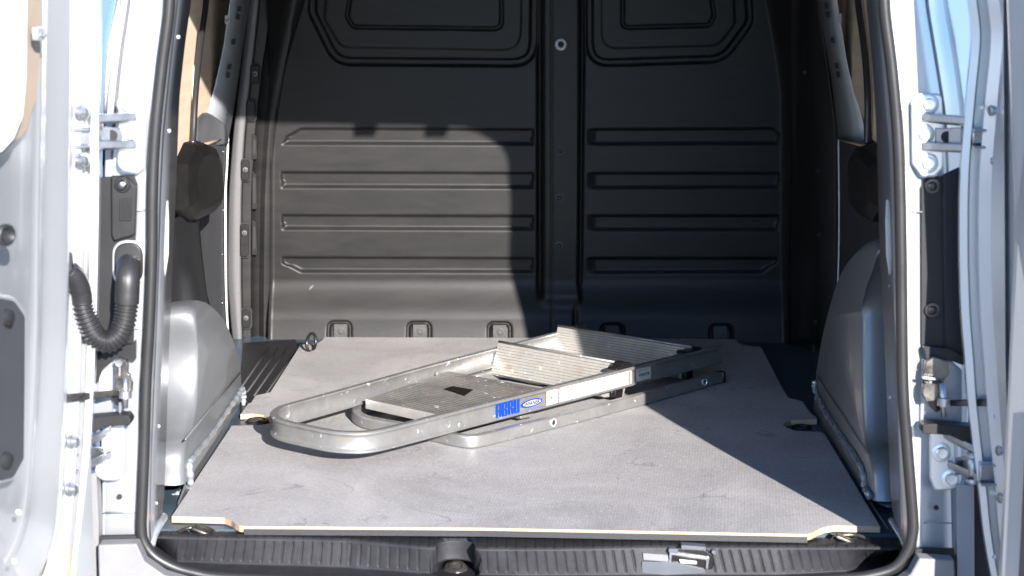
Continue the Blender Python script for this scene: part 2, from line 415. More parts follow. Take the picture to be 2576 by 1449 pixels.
def textmesh(name, s, size, mat, parent, O, ux, uy, sx=1.0, sy=1.0, bold=0.0, shear=0.0, ext=.0002, align='CENTER', spacing=1.0):
    cu = bpy.data.curves.new(name, 'FONT'); cu.body = s; cu.size = size; cu.offset = bold; cu.shear = shear; cu.extrude = ext
    cu.align_x = align; cu.align_y = 'CENTER'; cu.resolution_u = 3; cu.space_character = spacing
    t = bpy.data.objects.new('tmp_text', cu); COL.objects.link(t)
    dg = bpy.context.evaluated_depsgraph_get(); dg.update()
    me = bpy.data.meshes.new_from_object(t.evaluated_get(dg)); bpy.data.objects.remove(t)
    uz = ux.cross(uy)
    for v in me.vertices:
        c = v.co.copy(); v.co = O+ux*(c.x*sx)+uy*(c.y*sy)+uz*c.z
    me.name = name; me.materials.clear()
    return link(name, me, mat, parent)

# ------------------------------------------------------------------ setting
g = pydata('ground', [(-40, -60, -.62), (40, -60, -.62), (40, 14, -.62), (-40, 14, -.62)], [[0, 1, 2, 3]], 'ground')
tag(g, kind='structure')
wl = empty('backdrop_wall', (0, 9, -.62)); tag(wl, 'plain blue wall added beyond the van, standing in for an unknown blue background', 'wall')  # added wall, stands in for the blue background past the van
o = prism('wall_face', [(-6, 0, 0), (6, 0, 0), (6, 0, 3.2), (-6, 0, 3.2)], (0, .2, 0), 'wallblue', wl)
o = box('coping', (0, .1, 3.24), (12.1, .3, .08), 'white', wl)

# ------------------------------------------------------------------ the van
van = empty('cargo_van', (0, .8, -.62))
tag(van, 'silver panel van seen into its open rear load bay, both rear doors swung wide', 'van')
VI = Matrix.Translation(-Vector((0, .8, -.62)))
class VanSpace: pass
def V(o):
    """objects are built in world space; hang them under the van root"""
    o.matrix_parent_inverse = VI; return o

# shell that keeps the daylight out
def shell():
    for s, edge in ((1, [(2428, 1650), (2428, 1250), (2428, 450), (2427, 310), (2415, 217), (2399, 100), (2379, 0), (2362, -500), (2350, -760)]),
                    (-1, [(244, 1650), (244, 1250), (250, 450), (254, 280), (256, 150), (262, 90), (283, 0), (330, -500), (342, -760)])):
        prof = [onY(x, y, -.03) for x, y in edge]
        vs = []; fs = []; pl = [(0, 0), (.12, .022), (.45, .085), (.9, .13), (1.4, .145), (2.3, .13)]
        for dy, dx in pl:
            for q in prof: vs.append(q+Vector((s*dx*(1.0 if q.z < .5 else max(.35, 1-(q.z-.5)*1.0)), dy, 0)))
        m = len(prof)
        for i in range(len(pl)-1):
            for k in range(m-1): fs.append([i*m+k, i*m+k+1, (i+1)*m+k+1, (i+1)*m+k])
        o = pydata('body_side', vs, fs, 'silver', van, True)
        md = o.modifiers.new('t', 'SOLIDIFY'); md.thickness = .004; V(o)
    V(box('roof', (0, 1.09, 1.262), (1.50, 2.3, .03), 'silver', van))
    V(box('front_closure', (0, 2.2, .4), (1.66, .02, 1.66), 'plastic', van))
    V(box('underbody', (0, 1.12, -.10), (1.40, 2.0, .12), 'plastic', van))
    V(prism('floor_pan', [(-.74, .035, -.0125), (.74, .035, -.0125), (.74, 1.75, -.0125), (-.74, 1.75, -.0125)], (0, 0, -.02), 'pan', van))
shell()

# ---- bulkhead as a moulded relief
YB = 1.66
def sd_poly(X, Y, poly):
    n = len(poly); d = np.full(X.shape, 1e18); s = np.ones(X.shape)
    for i in range(n):
        x1, y1 = poly[i]; x0, y0 = poly[i-1]
        ex, ey = x0-x1, y0-y1; wx, wy = X-x1, Y-y1
        t = np.clip((wx*ex+wy*ey)/(ex*ex+ey*ey+1e-9), 0, 1)
        d = np.minimum(d, (wx-ex*t)**2+(wy-ey*t)**2)
        c1 = Y >= y1; c2 = Y < y0; c3 = ex*wy > ey*wx
        flip = (c1 & c2 & c3) | (~c1 & ~c2 & ~c3)
        s = np.where(flip, -s, s)
    return s*np.sqrt(d)
def sstep(a, b, x):
    t = np.clip((x-a)/(b-a), 0, 1); return t*t*(3-2*t)
def bulkhead():
    xs = np.arange(680, 2030, 2.6)
    ys = np.concatenate([np.arange(-520, -24, 24.), np.arange(-22, 866, 2.6)])
    X, Y = np.meshgrid(xs, ys)
    D = np.zeros(X.shape)
    def groove(poly, wd, dep, r=10):
        nonlocal D
        sdv = sd_poly(X, Y, fillet(poly, r, 6)); D += dep*(1-sstep(wd*.30, wd*.62, np.abs(sdv)))
        return sdv
    def region(poly, wd, dep, r=10):
        nonlocal D
        sdv = sd_poly(X, Y, fillet(poly, r, 6)); D += dep*(1-sstep(-wd/2, wd/2, sdv)); return sdv
    # left blank
    groove([(806, -260), (783, 30), (845, 155, 60), (1342, 159, 55), (1346, -260)], 19, .013, 40)
    region([(838, -220), (815, 48), (858, 119, 35), (1310, 127, 50), (1314, -220)], 5, -.003, 30)
    groove([(905, -180), (872, 42, 12), (888, 68, 12), (1262, 73, 22), (1262, -180)], 9, .007, 12)
    # right blank
    groove([(1483, -260), (1484, 160, 50), (1820, 149, 70), (1889, 55, 50), (1866, -260)], 17, .012, 40)
    region([(1513, -220), (1514, 123, 40), (1806, 115, 40), (1850, 60, 30), (1832, -220)], 5, -.003, 30)
    groove([(1568, -180), (1567, 70, 16), (1785, 64, 12), (1798, 40, 12), (1765, -180)], 9, .007, 12)
    # ribs
    def rib(poly):
        nonlocal D
        sdv = sd_poly(X, Y, fillet(poly, 2, 2))
        cyr = (min(q_[1] for q_ in poly)+max(q_[1] for q_ in poly))/2
        D += .0075*(1-sstep(np.where(Y > cyr, -11.5, -5.5), 1.0, sdv))
    rib([(706, 366), (716, 345), (756, 322), (1344, 324), (1344, 368)])
    rib([(706, 432), (1344, 434), (1344, 477), (706, 475)])
    rib([(708, 540), (1344, 542), (1344, 582), (708, 580)])
    rib([(708, 646), (1344, 648), (1344, 689), (757, 688), (710, 664)])
    rib([(1470, 324), (1945, 322), (1962, 336), (1962, 366), (1472, 368)])
    rib([(1468, 434), (1962, 434), (1962, 476), (1468, 478)])
    rib([(1467, 541), (1960, 541), (1960, 583), (1467, 583)])
    rib([(1467, 648), (1955, 648), (1955, 662), (1918, 689), (1467, 691)])
    D *= np.where((X > 1466) & (Y > 315) & (Y < 695), sstep(1470, 1504, X), 1.0)
    # centre post: proud strip between two gutters
    prox = sstep(1352, 1372, X)*(1-sstep(1452, 1466, X))
    fade = 1-sstep(735, 775, Y)
    D -= .012*prox*fade
    D += .016*np.exp(-((X-1359)/6.0)**2)*(1-sstep(730, 755, Y))
    D += .014*np.exp(-((X-(1463-(Y-300)*.012))/4.5)**2)*(1-sstep(700, 740, Y))
    D += .006*np.exp(-((X-1447)/5.5)**2)*sstep(760, 790, Y)
    D += .002*np.exp(-((X-1388)/2.2)**2)
    # lower foot of the moulding comes out towards the load bay and leans back
    D -= .030*sstep(700, 800, Y) + .020*np.clip((Y-745)/120, 0, 1)**2
    # belly: the upper face leans a little
    D += .012*np.clip((640-Y)/640, -1, 2)**2
    # top shoulder of the hollow at the outer left, the panel turns towards the side
    edge = 690+np.clip((250-Y)/250, 0, 4)**1.3*38
    D -= .10*sstep(0, 70, edge-X)
    edge2 = 1962-np.clip((250-Y)/250, 0, 4)**1.3*38
    D -= .10*sstep(0, 70, X-edge2)
    # clip pockets in the foot
    for cx in (857, 1056, 1257, 1540, 1812):
        cy = 828+(cx-857)*.006+ (2 if cx > 1400 else 0)
        q = sd_poly(X, Y, fillet([(cx-23, cy-19), (cx+23, cy-19), (cx+24, cy+60), (cx-24, cy+60)], 9, 4))
        D += .010*np.exp(-((q-4)/2.6)**2)-.004*(1-sstep(-3, 2, q))
    P = np.zeros(X.shape+(3,))
    dx = (X-CX)/F; dy = (CY-Y)/F
    fw, rt, up = (np.array(v) for v in (FW, RT, UP))
    d = fw+dx[..., None]*rt+dy[..., None]*up
    t = (YB-CAM.y)/d[..., 1]
    P = np.array(CAM)+d*t[..., None]
    P[..., 1] += D
    ny, nx = X.shape
    me = bpy.data.meshes.new('bulkhead')
    me.vertices.add(nx*ny); me.vertices.foreach_set('co', P.reshape(-1))
    i = np.arange(ny-1)[:, None]*nx+np.arange(nx-1)[None]
    q = np.stack([i, i+nx, i+nx+1, i+1], -1).reshape(-1)
    nf = (ny-1)*(nx-1)
    me.loops.add(nf*4); me.loops.foreach_set('vertex_index', q)
    me.polygons.add(nf); me.polygons.foreach_set('loop_start', np.arange(nf)*4); me.polygons.foreach_set('loop_total', np.full(nf, 4))
    me.update(calc_edges=True); me.validate()
    o = link('bulkhead', me, 'bulk', van, True); V(o); return o
bulk = bulkhead()
o = V(box('bulkhead_backing', (0, 1.80, .5), (1.5, .03, 1.5), 'plastic', van))
def bY(x, y):   # depth of the bulkhead face at a pixel, for fittings
    d = 0
    return YB-.03*float(sstep(705, 790, np.array(float(y))))-.02*min(1, max(0, (y-775)/90))
# bolts on the centre post
def child(o, par): o.parent = par; return o
def W(o): return o      # parts of van-space parts share the world frame: parent inverse identity
for (x, y, r, mt) in ((1411, 112, .0145, 'jamb'),):
    b = bolt(onY(x, y, YB-.012), (0, -1, .05), r, mt, van, 'washer', True, False); V(b)
    h = disc('bolt_head', onY(x, y, YB-.016), (0, -1, .05), [(.006, 0), (.006, .003), (.004, .005)], 'hole', van); V(h)
for (x, y) in ((1409, 379), (1408, 498), (1406, 618)):
    b = disc('bolt', onY(x, y, YB-.0115), (0, -1, .05), [(.0115, 0), (.0115, .001), (.009, .0015), (.0055, .0018), (.0055, .004), (.003, .0062)], 'housing', van); V(b)
for cx in (857, 1056, 1257, 1540, 1812):
    cy = 832+(cx-857)*.006
    Yf = bY(cx, cy)-.006
    b = plateY('clip_pad', rrect(cx, cy, 34, 34, 2), Yf, .0022, 'pad', van, .0004); V(b)
    b = disc('clip_hole', onY(cx+2, cy, Yf-.0024), (0, -1, 0), [(.0085, 0), (.0085, .0012), (.0068, .0014), (.0062, .0002), (.001, .0001)], 'pad', van); V(b)
V(plateY('scuff', [(776, 730), (780, 722), (788, 716), (787, 722), (781, 728)], YB-.0125, .0006, 'scuff', van, 0))

# ---- bulkhead side wings and B pillars
def wing_left():
    c = [
        [(640, -500, 1.626), (628, 0, 1.623), (606, 180, 1.623), (588, 330, 1.623), (576, 480, 1.623), (572, 700, 1.623), (585, 860, 1.623), (612, 1000, 1.623)],
        [(654, -500, 1.623), (640, 0, 1.620), (618, 180, 1.620), (600, 330, 1.620), (589, 480, 1.620), (587, 700, 1.620), (600, 860, 1.620), (618, 1000, 1.620)],
        [(668, -500, 1.626), (652, 0, 1.623), (632, 180, 1.623), (615, 330, 1.623), (607, 480, 1.623), (606, 700, 1.623), (609, 860, 1.623), (618, 1000, 1.623)],
    ]
    V(surf('pillar_cover', c, 'cover', van, 60, 4))
    c = [
        [(668, -500, 1.626), (652, 0, 1.623), (632, 180, 1.623), (615, 330, 1.623), (607, 480, 1.623), (606, 700, 1.623), (609, 866, 1.623)],
        [(672, -500, 1.635), (656, 0, 1.632), (636, 180, 1.632), (620, 330, 1.632), (610, 480, 1.632), (610, 700, 1.632), (612, 866, 1.632)],
        [(700, -500, 1.638), (684, 0, 1.635), (656, 180, 1.635), (640, 330, 1.635), (631, 480, 1.635), (630, 700, 1.635), (630, 866, 1.635)],
        [(705, -500, 1.653), (690, 0, 1.650), (660, 180, 1.650), (645, 330, 1.650), (636, 480, 1.650), (636, 700, 1.650), (636, 866, 1.650)],
        [(730, -500, 1.665), (712, 0, 1.662), (680, 180, 1.662), (664, 330, 1.662), (655, 480, 1.662), (652, 700, 1.662), (652, 866, 1.662)],
        [(745, -500, 1.656), (725, 0, 1.656), (695, 180, 1.656), (676, 330, 1.656), (667, 480, 1.656), (664, 700, 1.652), (664, 866, 1.647)],
        [(770, -500, 1.653), (748, 0, 1.655), (712, 180, 1.658), (694, 330, 1.665), (690, 480, 1.665), (690, 700, 1.665), (692, 866, 1.659)],
        [(790, -500, 1.674), (775, 0, 1.677), (720, 180, 1.683), (700, 330, 1.686), (696, 480, 1.686), (696, 700, 1.677), (696, 866, 1.670)],
    ]
    V(surf('side_flange', c, 'bulk', van, 70, 2, sharp=40))
    for (x, y, h) in ((642, 186, 46), (632, 277, 50), (618, 427, 52), (616, 604, 82), (620, 800, 48)):
        o = plateY('fixing_tab', rrect(x, y, 21, h, 8), 1.622, .007, 'bulk', van, .0015); V(o)
        o = plateY('tab_gap', rrect(x+1, y, 27, h+6, 10), 1.625, .004, 'hole', van, 0); V(o)
        if y != 277:
            yy = y if h < 80 else 586
            V(bolt(onY(x-1, yy, 1.612), (0.15, -1, 0), .0062, 'cover' if y > 300 else 'plastic_gloss', van, 'bolt', True, False))
    for (y0, y1) in ((402, 512), (516, 600), (500, 524)):
        pass
    for (x, y0, y1) in ((643, 330, 400), (643, 425, 525), (643, 548, 640)):
        o = plateY('slot_frame', fillet([(x-8, y0), (x+4, y0+14), (x+6, y1), (x-8, y1)], 4), 1.640, .010, 'bulk', van, .002); V(o)
        o = plateY('slot', fillet([(x-6, y0+18), (x+0, y0+24), (x+0, y1-14), (x-6, y1-12)], 3), 1.6295, .001, 'hole', van, 0); V(o)
wing_left()
def wing_right():
    c = [
        [(2006, -500, 1.56), (1985, 0, 1.57), (1990, 330, 1.62), (1985, 700, 1.62), (1985, 866, 1.60)],
        [(2030, -500, 1.55), (2012, 0, 1.55), (2010, 330, 1.60), (2005, 700, 1.56), (2010, 866, 1.56)],
        [(2048, -500, 1.50), (2030, 0, 1.50), (2042, 330, 1.52), (2040, 700, 1.52), (2042, 866, 1.52)],
        [(2062, -500, 1.46), (2045, 0, 1.47), (2062, 150, 1.48), (2072, 330, 1.48), (2072, 700, 1.48), (2066, 866, 1.48)],
        [(2080, -500, 1.45), (2062, 0, 1.46), (2080, 150, 1.46), (2095, 260, 1.46), (2109, 340, 1.46), (2111, 700, 1.46), (2096, 1000, 1.46)],
    ]
    V(surf('side_flange', c, 'bulk', van, 60, 3))
    for (x, y) in ((2024, 183), (2059, 430), (2061, 592), (2052, 810)):
        V(bolt(onY(x, y, 1.47), (-.15, -1, 0), .0045, 'housing', van, 'bolt', True, False))
wing_right()

# ---- load bay sides
XL = -.70
def side_left():
    # ribbed step plate by the sliding door
    poly = [(612, 862), (742, 853), (752, 868), (706, 965), (680, 990), (643, 998), (606, 1046), (602, 990)]
    o = V(prism('step_plate', [onZ(x, y, -.0085) for x, y in poly], (0, 0, -.004), 'plastic', van, .001))
    for (a, b) in (((698, 870), (629, 997)), ((722, 871), (644, 1008)), ((744, 872), (661, 1018)), ((766, 878), (681, 1028))):
        a = (a[0]-22, a[1]+5); b = (b[0]-22, b[1]-22)
        V(tube('step_rib', [onZ(*a, -.0085), onZ(*b, -.0085)], .0022, 'cover', van, 6))
    # perforated strip
    c = [[(600, -500, 1.44), (580, 0, 1.44), (560, 133, 1.44), (537, 233, 1.44), (520, 285, 1.44), (495, 318, 1.44)],
         [(650, -500, 1.59), (627, 0, 1.59), (613, 100, 1.59), (597, 210, 1.59), (586, 285, 1.59), (574, 352, 1.59)]]
    V(surf('perforated_strip', c, 'galv', van, 60, 1))
    for (x, y, a) in ((601, 22, 0), (597, 42, 0), (586, 105, 0), (576, 168, 0), (572, 189, 0)):
        pts = [onY(px, py, 1.478) for px, py in fillet([(x-2, y-8), (x+6, y-7), (x+4, y+8), (x-4, y+7)], 4, 3)]
        V(prism('slot', pts, (0, .01, 0), 'hole', van))
    V(plateY('panel_clip', rrect(573, 49, 14, 22, 2), 1.45, .006, 'steel', van))
    V(bolt(onY(573, 50, 1.442), (0, -1, 0), .0045, 'steel', van, 'bolt', False, False))
    # lower strip bracket going under the ply
    c = [[(493, 300, 1.15), (492, 330, 1.15), (490, 372, 1.15)], [(520, 283, 1.36), (522, 320, 1.36), (525, 368, 1.36)], [(574, 318, 1.59), (574, 340, 1.59), (574, 362, 1.59)]]
    V(surf('waist_rail', c, 'inner', van, 12, 4))
    # birch ply behind the window line
    V(plateX('window_lining', [(486, -500), (600, -500), (585, 0), (562, 140), (540, 235), (521, 286), (500, 305), (484, 305), (488, 160)], -.715, .012, 'ply', van))
    V(plateX('quarter_lining', [(400, -500), (492, -500), (505, 0), (494, 100), (484, 200), (481, 360), (455, 380), (438, 405), (436, 300), (430, -10)], -.672, .012, 'ply', van))
    # black cable
    pts = [onX(x, y, -.662) for x, y in ((540, -400), (528, -150), (519, 0), (507, 90), (499, 160), (491, 250), (487, 330), (485, 362))]
    V(tube('cable', catmull(pts, 6), .0063, 'cable', van, 10))
    # lower black panel with raw top edge
    V(plateX('side_panel', [(490, 377), (571, 349), (574, 700), (576, 900), (440, 1100), (436, 500), (455, 420)], -.705, .010, 'trimcard', van))
    e = V(tube('panel_edge', [onX(490, 374, -.705)+Vector((0, 0, .002)), onX(571, 346, -.705)], .0035, 'plyedge', van, 6))
    for (x, y) in ((535, 374), (561, 382), (561, 529), (559, 640), (559, 762)):
        V(disc('rivet', onX(x, y, -.7045), (1, 0, 0), [(.004, 0), (.0035, .002), (.001, .003)], 'plastic_gloss', van, 10))
    # bright piping at the edge of the sliding door
    V(tube('door_edge', catmull([onX(x, y, -.70) for x, y in ((574, 346), (571, 420), (567, 500), (568, 700), (572, 810), (580, 900))], 5), .0021, 'white', van, 8))
    # lamp housing
    poly = fillet([(438, 410), (462, 358, 8), (492, 352, 8), (522, 368, 10), (533, 398, 8), (539, 490, 8), (536, 518, 8), (514, 541, 8), (460, 566, 10), (441, 530, 10)], 10, 4)
    base = [onX(x, y, -.672) for x, y in poly]
    cen = sum(base, Vector())/len(base)
    mid = [cen+(q-cen)*.90+Vector((.022, 0, 0)) for q in base]
    top = [cen+(q-cen)*.66+Vector((.034, -.01, 0)) for q in base]
    n = len(base)
    fs = [[i, (i+1) % n, (i+1) % n+n, i+n] for i in range(n)]+[[i+n, (i+1) % n+n, (i+1) % n+2*n, i+2*n] for i in range(n)]+[[2*n+i for i in range(n)]]
    o = pydata('lamp_housing', base+mid+top, fs, 'housing', van); recalc(o); bevel(o, .006, 3, 25); V(o)
    # dusty cover above the wheel arch
    c = [[(425, 560, .55), (425, 700, .55), (425, 830, .52)], [(452, 545, .62), (452, 700, .58), (452, 830, .54)], [(476, 560, .75), (488, 650, .68), (500, 760, .60), (512, 830, .56)],
         [(500, 545, .95), (508, 640, .90), (520, 740, .80), (545, 830, .72)]]
    V(surf('arch_cover', c, 'plastic', van, 30, 4))
side_left()
def side_right():
    c = [[(2040, -500, 1.42), (2062, 0, 1.42), (2075, 100, 1.42), (2092, 200, 1.42), (2109, 345, 1.42)],
         [(2080, -500, 1.30), (2105, 0, 1.30), (2132, 167, 1.30), (2145, 217, 1.30), (2172, 305, 1.30), (2178, 365, 1.30)]]
    V(surf('perforated_strip', c, 'galv', van, 60, 1))
    for (x, y) in ((2079, 15), (2083, 37), (2094, 102), (2104, 166), (2108, 188)):
        pts = [onY(px, py, 1.34) for px, py in fillet([(x-4, y-8), (x+4, y-8), (x+6, y+7), (x-2, y+7)], 4, 3)]
        V(prism('slot', pts, (0, .01, 0), 'hole', van))
    V(plateY('panel_clip', rrect(2112, 45, 10, 24, 2), 1.30, .006, 'steel', van))
    V(plateX('window_lining', [(2060, -500), (2150, -500), (2185, 0), (2195, 310), (2172, 300), (2150, 240), (2132, 170), (2104, 0)], .715, .012, 'ply', van))
    V(plateX('quarter_lining', [(2110, -500), (2240, -500), (2240, 0), (2250, 420), (2211, 362), (2193, 352), (2188, 200), (2150, 0)], .672, .012, 'ply', van))
    pts = [onX(x, y, .662) for x, y in ((2125, -400), (2146, -150), (2158, 0), (2170, 90), (2178, 160), (2183, 250), (2182, 330), (2182, 362))]
    V(tube('cable', catmull(pts, 6), .0068, 'cable', van, 10))
    V(plateX('side_panel', [(2108, 354), (2190, 380), (2250, 400), (2250, 1100), (2110, 900), (2109, 700)], .705, .010, 'trimcard', van))
    V(tube('panel_edge', [onX(2108, 351, .705), onX(2176, 368, .705)], .0033, 'plyedge', van, 6))
    V(tube('door_edge', catmull([onX(x, y, .70) for x, y in ((2109, 352), (2110, 420), (2111, 520), (2110, 640), (2106, 760))], 5), .0018, 'white', van, 8))
    poly = fillet([(2244, 400), (2200, 358, 8), (2178, 366, 8), (2160, 400, 8), (2163, 510), (2185, 545), (2225, 566, 10), (2248, 530)], 10, 4)
    base = [onX(x, y, .672) for x, y in poly]; cen = sum(base, Vector())/len(base)
    mid = [cen+(q-cen)*.92+Vector((-.022, 0, 0)) for q in base]; top = [cen+(q-cen)*.66+Vector((-.034, -.01, 0)) for q in base]
    n = len(base)
    fs = [[i, (i+1) % n, (i+1) % n+n, i+n] for i in range(n)]+[[i+n, (i+1) % n+n, (i+1) % n+2*n, i+2*n] for i in range(n)]+[[2*n+i for i in range(n)]]
    o = pydata('lamp_housing', base+mid+top, fs, 'housing', van); recalc(o); bevel(o, .006, 3, 25); V(o)
side_right()

# ---- wheel arches: rows along the arch, built from sections in X
def arch(inner, side, X0, name='wheel_arch'):
    """inner: pixel outline of the inner face (plane X0); swept outwards with a rounded shoulder"""
    base = [onX(x, y, X0) for x, y in inner]
    cen = sum(base, Vector())/len(base)
    n = len(base)
    secs = [(0.0, .955, 0), (.002, .972, 0), (.008, .988, 0), (.018, .998, 0), (.03, 1.0, 0), (.055, .997, -.002), (.085, .985, -.010), (.12, .965, -.022), (.16, .94, -.04)]
    vs = []; fs = []
    for (dx, sc, dz) in secs:
        for q in base:
            v = Vector((X0+side*dx, cen.y+(q.y-cen.y)*sc, max(q.z*sc+dz, -.02) if q.z > .02 else q.z)); vs.append(v)
    k = len(secs)
    for s in range(k-1):
        for i in range(n):
            fs.append([s*n+i, s*n+(i+1) % n, (s+1)*n+(i+1) % n, (s+1)*n+i])
    fs.append(list(range(n))); fs.append([(k-1)*n+i for i in range(n)])
    o = pydata(name, vs, fs, 'inner', van, True); recalc(o)
    o.data.set_sharp_from_angle(angle=R(70)); V(o); return o
def outline(bottom, curve):
    c_ = [(v.x, v.y) for v in catmull([(x, y, 0) for x, y in curve], 6)]
    return bottom+c_
inL = outline([(612, 1000), (463, 1222)], [(463, 1200), (463, 1150), (468, 1115), (480, 1082), (492, 1030), (498, 960), (498, 880), (492, 815), (494, 775), (510, 757), (528, 757), (549, 774), (569, 800), (588, 843), (602, 890), (609, 935), (612, 985)])
arch(inL, -1, -.583)
inR = outline([(2049, 1005), (2196, 1262)], [(2196, 1240), (2193, 1180), (2186, 1140), (2176, 1105), (2171, 1040), (2169, 940), (2169, 840), (2170, 760), (2182, 700), (2200, 650), (2206, 615), (2190, 599), (2162, 611), (2132, 643), (2108, 685), (2088, 745), (2070, 815), (2057, 885), (2049, 940), (2048, 980)])
arch(inR, 1, .592)
def weld(path, r=.0055):
    pts = catmull(path, 16)
    n = len(pts)
    o = tube('sealer_bead', pts, r, 'weld', van, 10, rfun=lambda s: r*(1+.16*math.sin(s*n*.9)+.1*math.sin(s*37)))
    return V(o)
weld([onY(413, 1256, .22)-Vector((.12, 0, .006)), onY(413, 1254, .24), onY(440, 1247, .245), onY(465, 1234, .255), onX(479, 1214, -.579), onX(477, 1168, -.579), onX(490, 1146, -.579), onX(533, 1092, -.579), onX(575, 1030, -.579), onX(597, 998, -.579), onX(609, 978, -.579), onX(613, 1000, -.579), onX(612, 1028, -.579)])
weld([onX(2049, 960, .587), onX(2051, 985, .587), onX(2072, 1029, .587), onX(2112, 1092, .587), onX(2164, 1172, .587), onX(2176, 1225, .587), onX(2185, 1246, .585), onY(2200, 1258, .22), onY(2239, 1276, .20), onY(2290, 1280, .20)])
for s, X in ((-1, -.5795), (1, .5885)):
    pts = [(497, 1085), (590, 945)] if s < 0 else [(2190, 1110), (2066, 950)]
    a = onX(*( (466, 1105) if s < 0 else (2180, 1140)), X); b = onX(*((607, 935) if s < 0 else (2055, 945)), X)
    V(tube('press_line', [a, b], .0016, 'inner', van, 6))
# flange below the bead
for s, X, pl in ((-1, -.588, [(469, 1218), (482, 1160), (612, 985), (617, 1040), (570, 1085), (450, 1270)]), (1, .597, [(2049, 990), (2168, 1175), (2182, 1255), (2230, 1330), (2060, 1070), (2045, 1040)])):
    V(plateX('flange', pl, X, .004, 'inner', van))

# ---- tie-down rings
def ring(c, r, nrm, tilt, parts=True, mt='darksteel', yaw=0, wx=1.25):
    c = Vector(c); u = Vector((math.cos(yaw), math.sin(yaw), 0)); v = Vector((0, math.cos(tilt), math.sin(tilt)))
    pts = [c+(u*math.cos(a)*r*wx+v*math.sin(a)*r) for a in np.linspace(0, 2*math.pi, 28)[:-1]]
    o = V(tube('lashing_ring', pts, .0038, mt, van, 8, closed=True))
ring(onZ(783, 862, .018), .021, None, 1.35, mt='plastic_gloss', yaw=1.15, wx=1.0)
ring(onZ(648, 1060, -.010), .016, None, .12, mt='plastic_gloss')
ring(onZ(2016, 1077, -.012), .014, None, .12, mt='housing')
for (x0, x1, xr, tx) in ((404, 545, 475, 1), (2105, 2222, 2160, -1)):
    V(disc('ring_base', onZ(xr, 1350 if tx > 0 else 1368, -.03), (0, 0, 1), [(.03, 0), (.03, .004), (.02, .006), (.012, .012), (.004, .014)], 'darksteel', van, 18))
    ring(onZ(xr+tx*18, 1345 if tx > 0 else 1364, -.016), .024, None, .25)
    V(box('ring_strap', onZ(xr+tx*34, 1336 if tx > 0 else 1356, -.012), (.035, .02, .006), 'darksteel', van, .002, Matrix.Rotation(.4, 3, 'Y')))
V(disc('ring_base', onZ(644, 1060, -.012), (0, 0, 1), [(.024, 0), (.02, .003), (.008, .006)], 'darksteel', van, 18))

# ------------------------------------------------------------------ ply floor board
def board():
    px = [(432, 1299), (552, 1302), (566, 1303), (582, 1309), (592, 1317), (602, 1322), (615, 1324), (1207, 1328), (2030, 1344), (2041, 1341), (2060, 1331), (2078, 1325), (2100, 1322), (2214, 1325),
          (2144, 1208), (2074, 1091), (2065, 1086), (2020, 1085), (1999, 1084), (1982, 1077), (1971, 1070), (1974, 1062), (1990, 1057), (2042, 1055), (2055, 1055), (2054, 1051), (2043, 1043), (2031, 1029), (2020, 1009), (1982, 1001),
          (1915, 875), (1909, 872), (1888, 871), (1870, 868), (1858, 862), (1850, 854), (1840, 852.5), (1655, 852), (1300, 850), (822, 848), (816, 849), (812, 855), (803, 861), (783, 866), (757, 867),
          (680, 987), (643, 995), (632, 1013), (625, 1015), (605, 1042), (640, 1041), (664, 1044), (681, 1051), (688, 1057), (682, 1064), (668, 1067), (653, 1069), (583, 1071)]
    pts = [onZ(x, y, 0) for x, y in px]
    n = len(pts); th = .0105
    bot = [q-Vector((0, 0, th)) for q in pts]
    me = bpy.data.meshes.new('floor_board')
    me.from_pydata([tuple(q) for q in pts+bot], [], [list(range(n)), list(range(2*n-1, n-1, -1))]+[[i, i+n, (i+1) % n+n, (i+1) % n] for i in range(n)])
    me.materials.append(M['board']); me.materials.append(M['plyedge'])
    for pl in me.polygons:
        pl.material_index = 0 if len(pl.vertices) > 4 else 1
    o = link('floor_board', me)
    bm = bmesh.new(); bm.from_mesh(me); bmesh.ops.recalc_face_normals(bm, faces=bm.faces); bm.to_mesh(me); bm.free()
    tag(o, 'grey mesh faced plywood floor board with notched edges lying in the load bay', 'floor board')
board()

